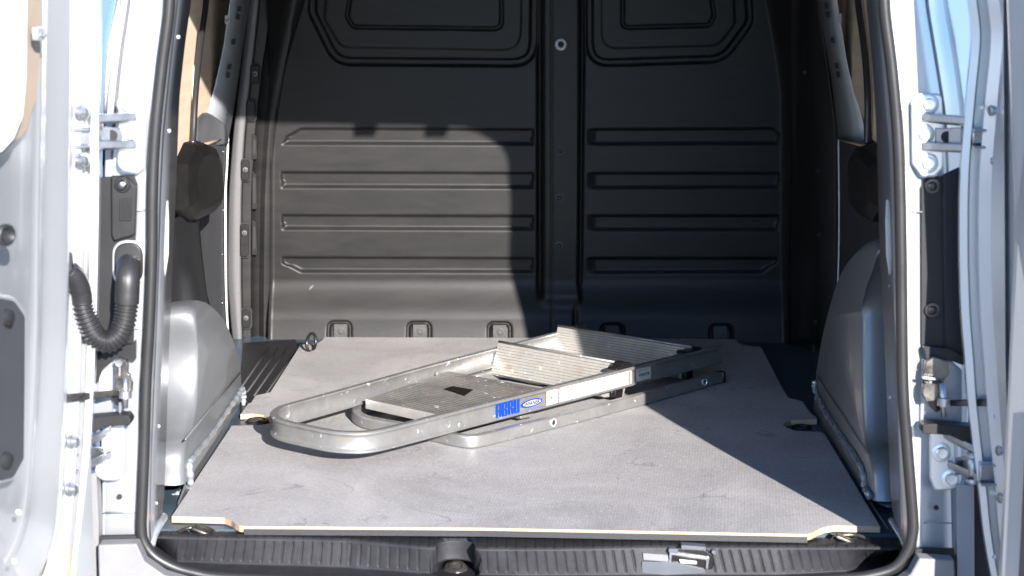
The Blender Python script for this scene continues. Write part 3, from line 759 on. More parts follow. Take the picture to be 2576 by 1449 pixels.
# ------------------------------------------------------------------ rear sill
def sill():
    # rows of the moulding: (z, Y) reached through pixel curves
    xs = np.arange(386, 2262, 2.0)
    def r1(x): return np.interp(x, [386, 600, 720, 1960, 2080, 2262], [1288, 1288, 1312, 1326, 1300, 1300])          # under the board
    def r2(x): return np.interp(x, [386, 720, 871, 1059, 1207, 1400, 1514, 1645, 2262], [1351, 1355, 1359, 1377, 1381, 1381, 1379, 1375, 1379])
    def r3(x): return np.interp(x, [386, 420, 446, 560, 871, 1074, 1300, 1951, 2130, 2192, 2225, 2262], [1368, 1395, 1412, 1417, 1427, 1441, 1447, 1446, 1436, 1412, 1392, 1380])
    def r4(x): return r3(x)+np.interp(x, [386, 560, 1300, 2262], [10, 22, 22, 12])
    rows = []
    S = [(r1, -.012, 0), (r1, -.013, .10), (r2, -.020, -.10), (r2, -.0225, 0), (r3, -.040, 0), (r4, -.047, 0)]
    Zr = []; Yr = []
    def row(f0, z0, f1, z1, m):
        for k in range(m):
            t = k/m; Yr.append((1-t)*f0(xs)+t*f1(xs)); Zr.append(np.full(len(xs), (1-t)*z0+t*z1))
    row(r1, -.040, lambda x: r2(x)-3, -.0095, 12)
    row(lambda x: r2(x)-3, -.0095, lambda x: r2(x)+3, -.0125, 4)
    row(lambda x: r2(x)+3, -.0125, r3, -.054, 26)
    row(r3, -.054, r4, -.056, 6)
    Yr.append(r4(xs)); Zr.append(np.full(len(xs), -.056))
    Yr.append(r4(xs)+30); Zr.append(np.full(len(xs), -.058))
    Y = np.array(Yr); Z = np.array(Zr); X = np.repeat(xs[None], len(Yr), 0)
    # grooves
    per = 24.6
    ph = ((X+(Y-1400)*.25*np.clip((1100-X)/700, -1, 1)-400) % per)/per
    g = np.exp(-((ph-.5)/.085)**2)
    inside = sstep(4, 14, r3(X)-Y)*sstep(2, 8, Y-r2(X)-2)
    top = (Y < r2(X)-2)
    rec = (X > 1060) & (X < 1222)
    rec2 = (X > 1598) & (X < 1790)
    gd = .0045*g*inside*(~rec)*(~rec2)
    Z2 = Z-gd - .0012*g*top
    Z2 = Z2+.003*sstep(2, 6, Y-r2(X))*(1-inside)*0
    # striker recess: hollow scooped from the sill face
    q = sd_poly(X, Y, fillet([(1083, 1446), (1086, 1395, 20), (1108, 1358, 25), (1180, 1358, 25), (1209, 1400, 20), (1212, 1446)], 20, 5))
    Z2 = Z2-.14*(1-sstep(-3, 1, q))
    dx = (X-CX)/F; dy = (CY-Y)/F
    fw, rt, up = (np.array(v) for v in (FW, RT, UP))
    d = fw+dx[..., None]*rt+dy[..., None]*up
    t = (Z-CAM.z)/d[..., 2]
    P = np.array(CAM)+d*t[..., None]
    # push the relief along the local face direction (down and inwards)
    P[..., 2] += (Z2-Z)*.8; P[..., 1] += -(Z2-Z)*.6
    ny, nx = X.shape
    vs = P.reshape(-1, 3).tolist()
    fs = [[i*nx+j, (i+1)*nx+j, (i+1)*nx+j+1, i*nx+j+1] for i in range(ny-1) for j in range(nx-1)]
    o = pydata('sill_trim', vs, fs, 'plastic_sill', van, True); V(o)
    return o
def mat_sill():
    m = simple('grained_sill_plastic', (.016, .0162, .0185), .55, spec=.16, bump=.0, cvar=.3, vscale=30)
    N, L = m.node_tree.nodes, m.node_tree.links; B = N['Principled BSDF']
    tc = N.new('ShaderNodeTexCoord'); mp = N.new('ShaderNodeMapping'); mp.inputs['Scale'].default_value = (1, .45, .45); mp.inputs['Rotation'].default_value = (0, 0, .5)
    L.new(tc.outputs['Object'], mp.inputs[0])
    n = N.new('ShaderNodeTexNoise'); n.inputs['Scale'].default_value = 420; n.inputs['Detail'].default_value = 3; L.new(mp.outputs[0], n.inputs['Vector'])
    b = N.new('ShaderNodeBump'); b.inputs['Strength'].default_value = .6; b.inputs['Distance'].default_value = .0008
    L.new(n.outputs[0], b.inputs['Height']); L.new(b.outputs[0], B.inputs['Normal'])
    return m
M['plastic_sill'] = mat_sill()
sill()
# striker bolt in the recess
cols = []
for u in np.linspace(-1, 1, 21):
    k = math.sqrt(max(0, 1-abs(u)**2.6)); x = 1147+64*u
    cols.append([(x, 1393-34*k, -.066+.052*k), (x, 1420-24*k, -.066+.050*k), (x-u*2, 1446-38*k, -.066+.048*k)])
V(surf('striker_pocket', cols, 'plastic_sill', van, 12, 1, th=.001))
V(prism('pocket_floor', [onZ(x, y, -.062) for x, y in ((1082, 1470), (1084, 1440), (1105, 1412), (1125, 1403), (1170, 1403), (1192, 1412), (1212, 1442), (1212, 1470))], (0, 0, -.004), 'plastic', van))
pe = [onZ(x, y, 0) for x, y in ((600, 1322), (615, 1324), (1207, 1328), (2030, 1344), (2041, 1341))]
for k in range(1, 3):
    a, b = pe[k]+Vector((0, -.002, 0)), pe[k+1]+Vector((0, -.002, 0))
    V(prism('sill_lip', [a+Vector((0, 0, -.0038)), b+Vector((0, 0, -.0038)), b+Vector((0, -.004, -.012)), a+Vector((0, -.004, -.012))], (0, -.0025, 0), 'plastic', van))
c0 = onZ(1146, 1430, -.060)
V(disc('striker_bolt', c0, (0, -.35, 1), [(.018, -.01), (.020, 0), (.017, .004), (.011, .005), (.010, .001), (.002, 0)], 'darksteel', van, 24))
# latch on the sill
lt = [(1611, 1437), (1612, 1404), (1620, 1402), (1700, 1406), (1760, 1430), (1764, 1436), (1755, 1440), (1620, 1445)]
def facing(px, z): return [onZ(x, y, z) for x, y in px]
def latch():
    Yp = onZ(1690, 1432, -.052).y-.010
    def P(name, poly, dY, th, mat, r=3, bev=.0012):
        return V(plateY(name, fillet(poly, r, 3), Yp-dY, th, mat, van, bev))
    P('latch_tray', [(1613, 1408), (1700, 1410), (1770, 1428), (1776, 1438), (1615, 1445)], .004, .010, 'pale_plastic', 4, .002)
    P('latch_plate', [(1616, 1386), (1679, 1391), (1681, 1408), (1618, 1403)], .0, .012, 'greyplastic', 2)
    P('latch_body', [(1682, 1378), (1700, 1372), (1772, 1376), (1790, 1388), (1796, 1405), (1788, 1436), (1765, 1432), (1684, 1410)], -.004, .014, 'plastic_gloss', 6, .002)
    P('latch_cap', [(1712, 1363), (1773, 1368), (1774, 1377), (1711, 1373)], -.004, .018, 'pale_plastic', 3)
    P('latch_cap', [(1680, 1372), (1704, 1373), (1704, 1384), (1680, 1382)], -.003, .018, 'pale_plastic', 3)
    P('latch_bar', [(1686, 1388), (1778, 1402), (1779, 1407), (1686, 1393)], .010, .005, 'steel', 1, .0006)
    P('latch_post', [(1684, 1388), (1690, 1388), (1688, 1414), (1683, 1413)], .010, .004, 'steel', 1, .0006)
    P('latch_post', [(1776, 1400), (1784, 1402), (1780, 1430), (1775, 1428)], .010, .004, 'steel', 1, .0006)
    P('latch_tongue', [(1708, 1406), (1752, 1411), (1752, 1418), (1712, 1415)], .014, .003, 'white_label', 1, .0006)
    P('latch_ear', [(1790, 1378), (1800, 1382), (1798, 1392), (1788, 1386)], .002, .012, 'pale_plastic', 3)
latch()

# ------------------------------------------------------------------ rear body ring: pillars, jambs, seal, header
ZT = 1.190
def smoothcol(c): return c
# left jamb (return face, inwards of the seal)
c = [
 [(476, -500, -.09), (440, 0, -.10), (421, 167, -.10), (404, 333, -.10), (397, 483, -.10), (393, 650, -.10), (388, 816, -.10), (381, 966, -.10), (374, 1133, -.10), (370, 1333, -.10), (378, 1372, -.10)],
 [(480, -500, -.07), (447, 0, -.085), (427, 167, -.085), (413, 300, -.085), (405, 483, -.085), (403, 650, -.085), (397, 816, -.085), (391, 966, -.085), (384, 1133, -.085), (380, 1333, -.085), (384, 1366, -.085)],
 [(482, -500, -.06), (451, 0, -.075), (431, 167, -.075), (417, 300, -.075), (412, 483, -.075), (408, 650, -.075), (404, 816, -.075), (398, 966, -.075), (388, 1133, -.075), (384, 1333, -.075), (386, 1360, -.075)],
 [(520, -500, .05), (480, 0, .05), (464, 110, .05), (450, 240, .05), (444, 400, .05), (441, 483, .05), (436, 600, .05), (431, 700, .05), (423, 900, .05), (417, 1100, .05), (412, 1240, .04), (409, 1290, .0), (400, 1320, -.03)],
]
V(surf('door_jamb', c, 'jamb', van, 90, 1, th=.002, sharp=25))
c = [
 [(438, -500, -.125), (431, 0, -.118), (412, 167, -.118), (396, 333, -.118), (389, 483, -.118), (387, 650, -.118), (381, 816, -.118), (373, 966, -.118), (368, 1133, -.118), (362, 1333, -.118), (370, 1375, -.118)],
 [(476, -500, -.10), (447, 0, -.10), (428, 167, -.10), (411, 333, -.10), (404, 483, -.10), (400, 650, -.10), (394, 816, -.10), (388, 966, -.10), (381, 1133, -.10), (377, 1333, -.10), (380, 1372, -.10)],
]
V(surf('jamb_lip', c, 'silver', van, 90, 1, th=.002))
for (x, y) in ((452, 93), (429, 329), (412, 563), (411, 637), (402, 1072), (396, 1266)):
    V(disc('jamb_rivet', onY(x-4, y, -.045), (.6, -1, 0), [(.0032, 0), (.003, .002), (.001, .003)], 'rivet', van, 10))
V(plateY('jamb_slot', fillet([(461, 35), (467, 26), (465, 50), (458, 52)], 3), .01, .003, 'rivet', van, .0008))
V(plateY('jamb_handle', fillet([(418, 498), (424, 505), (426, 560), (425, 640), (416, 700), (410, 700), (414, 640), (417, 560)], 3), -.035, .006, 'silver', van, .002))
# right jamb
c = [
 [(2152, -500, .05), (2180, 0, .05), (2196, 167, .05), (2205, 300, .05), (2209, 400, .05), (2213, 600, .05), (2224, 800, .05), (2232, 1000, .05), (2238, 1150, .04), (2243, 1260, .02), (2247, 1300, -.01), (2262, 1340, -.03)],
 [(2194, -500, -.07), (2207, 0, -.08), (2221, 167, -.08), (2240, 400, -.08), (2248, 700, -.08), (2256, 900, -.08), (2262, 1100, -.08), (2268, 1266, -.08), (2270, 1366, -.08)],
 [(2204, -500, -.09), (2215, 0, -.10), (2231, 167, -.10), (2248, 400, -.10), (2256, 700, -.10), (2264, 900, -.10), (2270, 1100, -.10), (2282, 1300, -.10), (2276, 1380, -.10)],
]
V(surf('door_jamb', c, 'jamb', van, 90, 1, th=.002, sharp=25))
c = [
 [(2194, -500, -.10), (2208, 0, -.10), (2222, 167, -.10), (2241, 400, -.10), (2249, 700, -.10), (2257, 900, -.10), (2263, 1100, -.10), (2274, 1300, -.10), (2274, 1380, -.10)],
 [(2214, -500, -.125), (2221, 0, -.118), (2243, 167, -.118), (2259, 400, -.118), (2268, 700, -.118), (2274, 966, -.118), (2282, 1133, -.118), (2293, 1300, -.118), (2285, 1380, -.118)],
]
V(surf('jamb_lip', c, 'silver', van, 90, 1, th=.002))
for (x, y) in ((2222, 33), (2253, 66), (2236, 108), (2263, 410), (2252, 720), (2252, 1366-966+600)):
    V(disc('jamb_rivet', onY(x-12, y, -.03), (-.6, -1, 0), [(.0032, 0), (.003, .002), (.001, .003)], 'jamb', van, 10))
V(plateY('jamb_handle', fillet([(2228, 500), (2236, 505), (2240, 560), (2238, 640), (2246, 706), (2238, 710), (2228, 640), (2226, 560)], 3), -.035, .006, 'silver', van, .002))
# lower corner fillets between jamb and sill
V(tube('sealer_bead', catmull([onY(412, 1300, .0), onY(402, 1318, -.04), onY(388, 1345, -.07), onY(380, 1370, -.09)], 6), .007, 'weld', van, 10))
V(tube('sealer_bead', catmull([onY(2243, 1310, .0), onY(2256, 1330, -.04), onY(2270, 1352, -.07), onY(2278, 1372, -.09)], 6), .006, 'weld', van, 10))

# seal
YS = -.125
sl = [(426, 0), (407, 167), (390, 333), (383, 483), (381, 650), (375, 816), (367, 966), (362, 1133), (357, 1266), (355, 1325), (361, 1362), (387, 1398), (433, 1425), (483, 1440), (560, 1452), (800, 1462), (1288, 1470), (1900, 1464),
      (2120, 1456), (2200, 1446), (2252, 1427), (2282, 1390), (2295, 1345), (2296, 1299), (2283, 1133), (2271, 966), (2267, 650), (2264, 483), (2258, 333), (2243, 167), (2224, 0)]
pts = [onY(x, y, YS) for x, y in sl]
hl = [(-.537, ZT-.23), (-.536, ZT-.14), (-.518, ZT-.06), (-.44, ZT-.008), (-.33, ZT), (0, ZT+.004), (.33, ZT), (.44, ZT-.008), (.518, ZT-.06), (.536, ZT-.14), (.537, ZT-.23)]
top = [Vector((x, YS, z)) for x, z in hl][::-1]
V(tube('door_seal', catmull(pts+top, 8, True), .0092, 'rubber', van, 14, closed=True))

# left pillar rear face (outer to inner)
c = [
 [(330, -500, -.02), (283, 0, -.03), (262, 90, -.03), (256, 150, -.03), (254, 250, -.03), (252, 450, -.03), (246, 900, -.03), (242, 1345, -.03)],
 [(342, -500, -.075), (294, 0, -.08), (272, 100, -.08), (263, 180, -.08), (259, 280, -.08), (257, 450, -.06), (252, 900, -.06), (250, 1345, -.06)],
 [(347, -500, -.045), (299, 0, -.045), (277, 110, -.045), (267, 200, -.045), (262, 290, -.045), (260, 450, -.045), (255, 900, -.045), (253, 1345, -.045)],
 [(354, -500, -.045), (306, 0, -.045), (286, 120, -.045), (274, 220, -.045), (266, 300, -.045), (263, 450, -.045), (259, 900, -.045), (256, 1345, -.045)],
 [(358, -500, -.098), (311, 0, -.10), (291, 120, -.10), (279, 220, -.10), (270, 300, -.10), (267, 450, -.085), (262, 900, -.085), (260, 1345, -.085)],
 [(366, -500, -.098), (320, 0, -.10), (300, 120, -.10), (289, 220, -.10), (281, 300, -.10), (274, 450, -.085), (268, 900, -.085), (262, 1345, -.085)],
 [(370, -500, -.082), (326, 0, -.085), (307, 120, -.085), (296, 220, -.085), (288, 300, -.085), (279, 450, -.085), (272, 900, -.085), (265, 1345, -.085)],
 [(374, -500, -.095), (332, 0, -.105), (314, 120, -.105), (302, 220, -.105), (294, 300, -.100), (284, 450, -.09), (276, 900, -.09), (268, 1345, -.09)],
 [(420, -500, -.10), (400, 0, -.11), (380, 167, -.11), (368, 333, -.11), (358, 483, -.11), (350, 650, -.11), (344, 816, -.11), (340, 966, -.11), (334, 1133, -.11), (332, 1345, -.11)],
 [(436, -500, -.112), (418, 0, -.115), (398, 167, -.115), (382, 333, -.115), (375, 483, -.115), (372, 650, -.115), (366, 816, -.115), (358, 966, -.115), (354, 1133, -.115), (350, 1345, -.115)],
]
V(bevel(surf('rear_pillar', c, 'silver', van, 80, 1, th=.003, sharp=30), .003, 3, 12))
# right pillar rear face
c = [
 [(2216, -500, -.112), (2232, 0, -.115), (2250, 167, -.115), (2266, 333, -.115), (2272, 483, -.115), (2275, 650, -.115), (2279, 966, -.115), (2291, 1133, -.115), (2303, 1300, -.115), (2304, 1395, -.115)],
 [(2230, -500, -.115), (2244, 0, -.118), (2262, 167, -.118), (2276, 333, -.118), (2282, 483, -.118), (2285, 650, -.118), (2290, 966, -.118), (2302, 1133, -.118), (2312, 1300, -.118), (2315, 1395, -.118)],
 [(2255, -500, -.105), (2270, 0, -.108), (2284, 167, -.108), (2292, 333, -.108), (2300, 483, -.108), (2305, 650, -.108), (2310, 966, -.108), (2325, 1133, -.108), (2335, 1300, -.108), (2338, 1395, -.108)],
 [(2306, -500, -.095), (2318, 0, -.10), (2338, 120, -.10), (2354, 220, -.10), (2366, 300, -.10), (2372, 450, -.09), (2376, 900, -.09), (2388, 1250, -.09), (2392, 1395, -.09)],
 [(2312, -500, -.075), (2326, 0, -.08), (2346, 120, -.08), (2362, 220, -.08), (2374, 300, -.08), (2380, 450, -.08), (2384, 900, -.08), (2394, 1250, -.08), (2396, 1395, -.08)],
 [(2320, -500, -.08), (2334, 0, -.088), (2354, 120, -.088), (2370, 220, -.088), (2382, 300, -.088), (2386, 450, -.08), (2388, 900, -.08), (2396, 1250, -.08), (2398, 1395, -.08)],
 [(2335, -500, -.05), (2350, 0, -.055), (2368, 110, -.055), (2384, 200, -.055), (2396, 300, -.055), (2400, 450, -.05), (2400, 900, -.05), (2402, 1250, -.05), (2404, 1395, -.05)],
 [(2362, -500, -.02), (2379, 0, -.03), (2399, 100, -.03), (2415, 217, -.03), (2427, 310, -.03), (2428, 450, -.03), (2428, 900, -.03), (2428, 1250, -.03), (2428, 1395, -.03)],
]
V(surf('rear_pillar', c, 'silver', van, 80, 2, th=.003, sharp=60))
# outer quarter behind the pillars so that nothing but the wall shows past them
# header over the opening with rounded corners
arc = [(-.545, .93), (-.542, .98), (-.538, ZT-.14), (-.520, ZT-.06), (-.44, ZT-.008), (-.33, ZT), (0, ZT+.004), (.33, ZT), (.44, ZT-.008), (.520, ZT-.06), (.538, ZT-.14), (.542, .98), (.545, .93)]
outer = [(.60, .93), (.66, 1.0), (.69, 1.2), (.66, 1.29), (-.66, 1.29), (-.69, 1.2), (-.66, 1.0), (-.60, .93)]
V(prism('roof_header', [Vector((x, -.118, z)) for x, z in arc+outer], (0, .09, 0), 'silver', van))
for x in (.175, .345):
    V(box('header_striker', (x, -.10, ZT-.012), (.048, .03, .055), 'steel', van))

# ---- lower body beyond the seal: bumper, corner blocks, filler pieces
V(plateY('bumper_corner', fillet([(256, 1357), (352, 1354), (372, 1398), (420, 1432), (520, 1462), (520, 1600), (262, 1600)], 5, 4), -.14, .03, 'greyplastic', van, .004))
V(plateY('bumper_gap', [(254, 1345), (352, 1343), (360, 1400), (258, 1400)], -.12, .01, 'hole', van))
V(plateY('bumper_corner', fillet([(2236, 1462), (2282, 1430), (2304, 1390), (2391, 1395), (2398, 1600), (2236, 1600)], 5, 4), -.14, .03, 'greyplastic', van, .004))
V(plateY('bumper_gap', [(2300, 1376), (2398, 1378), (2398, 1410), (2296, 1410)], -.12, .01, 'hole', van))
V(plateY('tail_lamp_edge', fillet([(215, 1190), (252, 1175), (258, 1300), (258, 1600), (222, 1600), (213, 1330)], 4, 3), -.10, .03, 'greyplastic', van, .004))
V(plateY('wheel_well', [(188, 1180), (222, 1180), (222, 1600), (188, 1600)], -.05, .02, 'plastic', van, .003))
V(plateY('tail_lamp_edge', fillet([(2396, 1205), (2440, 1210), (2442, 1600), (2400, 1600)], 4, 3), -.10, .03, 'jamb', van, .004))
V(plateY('gap_shade_plate', [(2405, 890), (2436, 890), (2470, 1200), (2520, 1600), (2405, 1600)], -.02, .01, 'plastic', van, .003))  # black plate added so the gap beside the door reads as shade
V(plateY('wheel_well', [(2436, 1200), (2500, 1200), (2500, 1600), (2436, 1600)], -.05, .02, 'plastic', van, .003))
o = V(prism('bumper', [(-.66, -.15, -.20), (-.62, -.20, -.20), (.62, -.20, -.20), (.66, -.15, -.20), (.66, -.05, -.20), (-.66, -.05, -.20)], (0, 0, -.25), 'greyplastic', van, .01))
V(box('sill_under', (0, -.085, -.12), (1.24, .06, .10), 'plastic', van))
for (x, y) in ((301, 1249), ):
    V(disc('drain_hole', onY(x, y, -.113), (0, -1, 0), [(.0042, 0), (.0042, .001)], 'hole', van, 14))
V(disc('drain_hole', onY(2355, 1277, -.113), (0, -1, 0), [(.0042, 0), (.0042, .001)], 'hole', van, 14))
for (xa, xb, y) in ((329, 365, 528), (329, 365, 827), (2283, 2320, 532), (2290, 2326, 930), (262, 352, 1288), (2308, 2396, 1315)):
    V(tube('sheet_seam', [onY(xa, y, -.1145), onY(xb, y+1, -.1155)], .0012, 'jamb', van, 6))

# black lamp-backing plates on the pillars
V(plateY('black_backing', fillet([(255, 445), (340, 438), (350, 462), (347, 560), (345, 600), (344, 840), (338, 872), (330, 885), (244, 905), (247, 600)], 5, 4), -.098, .012, 'plastic', van, .003))
V(plateY('backing_plate', fillet([(282, 440), (325, 445), (347, 470), (343, 585), (336, 592), (312, 598), (290, 605), (283, 590)], 5, 4), -.110, .010, 'plastic', van, .003))
V(plateY('emblem_frame', fillet([(302, 499), (332, 499), (331, 555), (301, 555)], 3, 3), -.1205, .0025, 'plastic', van, .001))
V(plateY('emblem_field', fillet([(306, 503), (328, 503), (327, 551), (305, 551)], 2, 2), -.1228, .0008, 'plastic_gloss', van, .0004))
V(bolt(onY(308, 464, -.121), (0, -1, 0), .0125, 'plastic_gloss', van, 'bolt', True, True))
V(disc('screw', onY(308, 464, -.13), (0, -1, 0), [(.005, 0), (.004, .004), (.002, .005)], 'steel', van, 12))
V(plateY('backing_lip', fillet([(282, 870), (336, 862), (344, 850), (343, 905), (300, 893), (262, 925), (248, 960), (236, 962), (240, 905)], 4, 3), -.118, .012, 'plastic', van, .003))
V(plateY('black_backing', fillet([(2324, 448), (2340, 445), (2385, 440), (2440, 410), (2440, 905), (2330, 890), (2318, 875), (2312, 860), (2312, 470)], 6, 4), -.098, .014, 'plastic', van, .003))
for y in (468, 780):
    V(bolt(onY(2345, y, -.114), (0, -1, 0), .012, 'plastic_gloss', van, 'bolt', True, False))
V(plateY('backing_ledge', fillet([(2318, 866), (2385, 872), (2440, 905), (2440, 922), (2380, 900), (2325, 900)], 5, 4), -.112, .016, 'plastic', van, .004))
V(plateY('backing_fold', [(2366, 440), (2440, 405), (2440, 905), (2372, 880)], -.105, .012, 'plastic', van, .004))
# door stop rubbers
V(plateY('stop_rubber', fillet([(228, 1040), (300, 1034), (330, 1033, 8), (339, 1046, 8), (336, 1058, 6), (283, 1060), (228, 1082)], 4, 4), -.13, .03, 'plastic', van, .004))
V(plateY('stop_rubber', fillet([(2312, 1056, 8), (2338, 1054), (2440, 1062), (2440, 1112), (2380, 1084), (2338, 1080), (2312, 1080, 6)], 4, 4), -.13, .03, 'plastic', van, .004))
V(plateY('recess', fillet([(236, 930), (285, 905), (285, 1040), (228, 1040)], 6, 4), -.112, .006, 'jamb', van, .002))
V(plateY('recess', fillet([(2318, 900), (2390, 905), (2420, 930), (2420, 1060), (2312, 1060)], 6, 4), -.112, .006, 'jamb', van, .002))
V(plateY('recess_white', fillet([(250, 935), (284, 918), (283, 985), (246, 1005)], 6, 4), -.120, .004, 'silver', van, .002))

# ---- hinges
def hinge(side, plate, bolts, arms, pin, knuckle, bracket, bbolts, web, Yp=-.118):
    h = V(empty('door_hinge')); h.matrix_parent_inverse = Matrix.Identity(4); h.location = (0, 0, 0)
    h.parent = van; h.matrix_parent_inverse = VI
    def K(o): return o
    plateY('plate_gap', [(x+(1.6 if x > sum(q[0] for q in plate)/len(plate) else -1.6), y+(2 if y > sum(q[1] for q in plate)/len(plate) else -1.6)) for x, y in fillet(plate, 14, 5)], Yp+.0015, .003, 'jamb', h, 0)
    plateY('hinge_plate', fillet(plate, 14, 5), Yp, .006, 'silver', h, .002)
    (wx0, wx1, wy0, wy1) = web
    prism('hinge_web', [onY(wx0, wy0, -.150), onY(wx1, wy0+3, Yp-.006), onY(wx1, wy1-3, Yp-.006), onY(wx0, wy1, -.150)], (0, -.004, 0), 'steel', h, .001)
    disc('web_hole', onY(wx0+(wx1-wx0)*.55, (wy0+wy1)/2, -.141), (0, -1, 0), [(.0085, 0), (.0085, .0006)], 'hole', h, 16)
    for (x, y) in bolts: bolt(onY(x, y, Yp-.005), (0, -1, .03), .0155, 'silver', h, 'hinge_bolt', True, True)
    for (x0, y0, x1, y1, hh) in arms:       # from plate out to the pin
        a = [onY(x0, y0-hh*.3, Yp-.006), onY((x0+x1)/2, (y0+y1)/2-hh*.6, Yp-.028), onY(x1, y1-hh*.5, -.155), onY(x1, y1+hh*.5, -.155), onY((x0+x1)/2, (y0+y1)/2+hh*.35, Yp-.010), onY(x0, y0+hh*.2, Yp-.004)]
        prism('hinge_arm', a, (0, .004, .003), 'steel', h, .001)
        a0 = onY(x0, y0, Yp-.004); a1 = onY(x1, y1, -.16)
        # arm is a flat leaf with depth
        prism('hinge_leaf', [a0, a1, a1+Vector((0, -.022, .0)), a0+Vector((0, -.008, 0))], (0, 0, .012), 'steel', h, .002)
    (x, ya, yb) = pin
    tube('hinge_pin', [onY(x, ya, -.165), onY(x, yb, -.165)], .0062, 'steel', h, 14)
    for yy in (ya+2, yb-2):
        disc('pin_head', onY(x, yy, -.165), (0, -.1, 1 if yy < (ya+yb)/2 else -1), [(.0095, -.003), (.0095, .002), (.007, .005), (.002, .006)], 'steel', h, 14)
    (x0, x1, ya, yb) = knuckle
    prism('hinge_body', [onY(x0, ya+4, -.185), onY(x1, ya, -.168), onY(x1, yb, -.168), onY(x0, yb-4, -.185)], (0, -.012, 0), 'steel', h, .003)
    for yy in (ya-2, yb-4):
        prism('body_flange', [onY(x0, yy+2, -.19), onY(x1, yy, -.170), onY(x1, yy+7, -.170), onY(x0, yy+9, -.19)], (0, -.022, 0), 'steel', h, .0015)
    (x0, x1, ya, yb) = bracket
    plateY('hinge_bracket', fillet([(x0, ya), (x1, ya), (x1, yb), (x0, yb)], 5, 3), -.20, .03, 'steel', h, .002)
    for (x, y) in bbolts:
        disc('bracket_bolt', onY(x, y, -.205)-Vector((side*.004, 0, 0)), (-side, -.25, .0), [(.011, 0), (.011, .004), (.008, .006), (.008, .013), (.005, .015)], 'steel', h, 6 if False else 14)
    return h
hinge(-1, [(300, 240), (322, 228), (362, 238), (367, 300), (365, 420), (345, 436), (308, 430), (299, 405)], ((320, 263), (332, 336), (322, 406)),
      ((345, 303, 237, 306, 16), (345, 372, 237, 371, 16)), (244, 312, 374), (184, 232, 322, 366), (176, 184, 272, 418), ((192, 282), (192, 405)), (250, 308, 318, 364))
hinge(-1, [(258, 1075), (314, 1060), (313, 1160), (308, 1200), (290, 1206), (256, 1206)], ((286, 1115), (265, 1183)),
      ((282, 1086, 217, 1122, 16), (283, 1150, 217, 1176, 14)), (213, 1116, 1184), (162, 202, 1138, 1180), (152, 160, 1100, 1240), ((170, 1110), (166, 1230)), (222, 262, 1122, 1168))
hinge(1, [(2292, 262), (2310, 236), (2366, 236), (2370, 300), (2370, 420), (2350, 443), (2318, 443), (2293, 410)], ((2337, 262), (2325, 337), (2335, 410)),
      ((2318, 304, 2424, 311, 15), (2318, 377, 2424, 378, 15)), (2428, 308, 378), (2442, 2530, 322, 366), (2533, 2542, 262, 420), ((2518, 278), (2520, 404)), (2416, 2352, 320, 368))
hinge(1, [(2337, 1085), (2398, 1083), (2399, 1150), (2398, 1228), (2350, 1232), (2338, 1200)], ((2368, 1138), (2392, 1204)),
      ((2372, 1100, 2452, 1136, 15), (2382, 1175, 2458, 1206, 14)), (2446, 1142, 1212), (2460, 2547, 1160, 1210), (2550, 2561, 1118, 1272), ((2536, 1132), (2540, 1252)), (2440, 2402, 1146, 1196))

# ---- check straps
def strap(side, rod, mech):
    h = empty('check_strap'); h.parent = van; h.matrix_parent_inverse = VI
    (x0, y0, x1, y1) = rod
    a = onY(x0, y0, -.22); b = onY(x1, y1, -.13)
    prism('strap_rod', [a+Vector((0, 0, -.0065)), b+Vector((0, 0, -.0045)), b+Vector((0, 0, .0045)), a+Vector((0, 0, .0065))], (0, -.008, 0), 'darksteel', h, .002)
    for poly, dY, th, mt in mech:
        plateY('strap_bracket', fillet(poly, 3, 3), dY, th, mt, h, .0015)
    return h
h = strap(-1, (163, 1001, 322, 984), [([(288, 913), (300, 898), (318, 900), (326, 915), (324, 935), (330, 940), (330, 958), (298, 962), (290, 940)], -.125, .01, 'darksteel'),
    ([(296, 950), (330, 948), (336, 960), (334, 985), (296, 985)], -.13, .018, 'darksteel'), ([(285, 985), (322, 982), (318, 1005), (306, 1018), (296, 1015), (286, 1000)], -.125, .012, 'plastic_gloss'),
    ([(300, 1010), (307, 1010), (306, 1040), (301, 1038)], -.135, .006, 'steel'), ([(300, 920), (305, 918), (305, 945), (300, 945)], -.137, .006, 'steel')])
bolt(onY(301, 911, -.136), (0, -1, 0), .011, 'steel', h, 'strap_bolt', False, True)
tube('strap_pin', [onY(316, 950, -.155), onY(315, 1026, -.155)], .0045, 'steel', h, 12)
disc('strap_collar', onY(315, 991, -.155), (0, 0, 1), [(.010, -.006), (.010, .006), (.004, .007)], 'steel', h, 16)
h = strap(1, (2552, 1011, 2372, 1012), [([(2325, 905), (2345, 893), (2380, 905), (2384, 935), (2372, 952), (2360, 975), (2322, 962), (2318, 940)], -.125, .014, 'darksteel'),
    ([(2318, 960), (2364, 958), (2362, 1000), (2325, 1004), (2316, 985)], -.13, .018, 'darksteel'), ([(2334, 1000), (2376, 1000), (2372, 1026), (2352, 1034), (2338, 1022)], -.125, .010, 'plastic_gloss'),
    ([(2318, 945), (2352, 950), (2354, 955), (2320, 952)], -.145, .004, 'steel')])
tube('strap_pin', [onY(2370, 965, -.155), onY(2374, 1048, -.155)], .0048, 'steel', h, 12)
disc('strap_collar', onY(2374, 1010, -.155), (0, 0, 1), [(.010, -.006), (.010, .006), (.004, .007)], 'steel', h, 16)

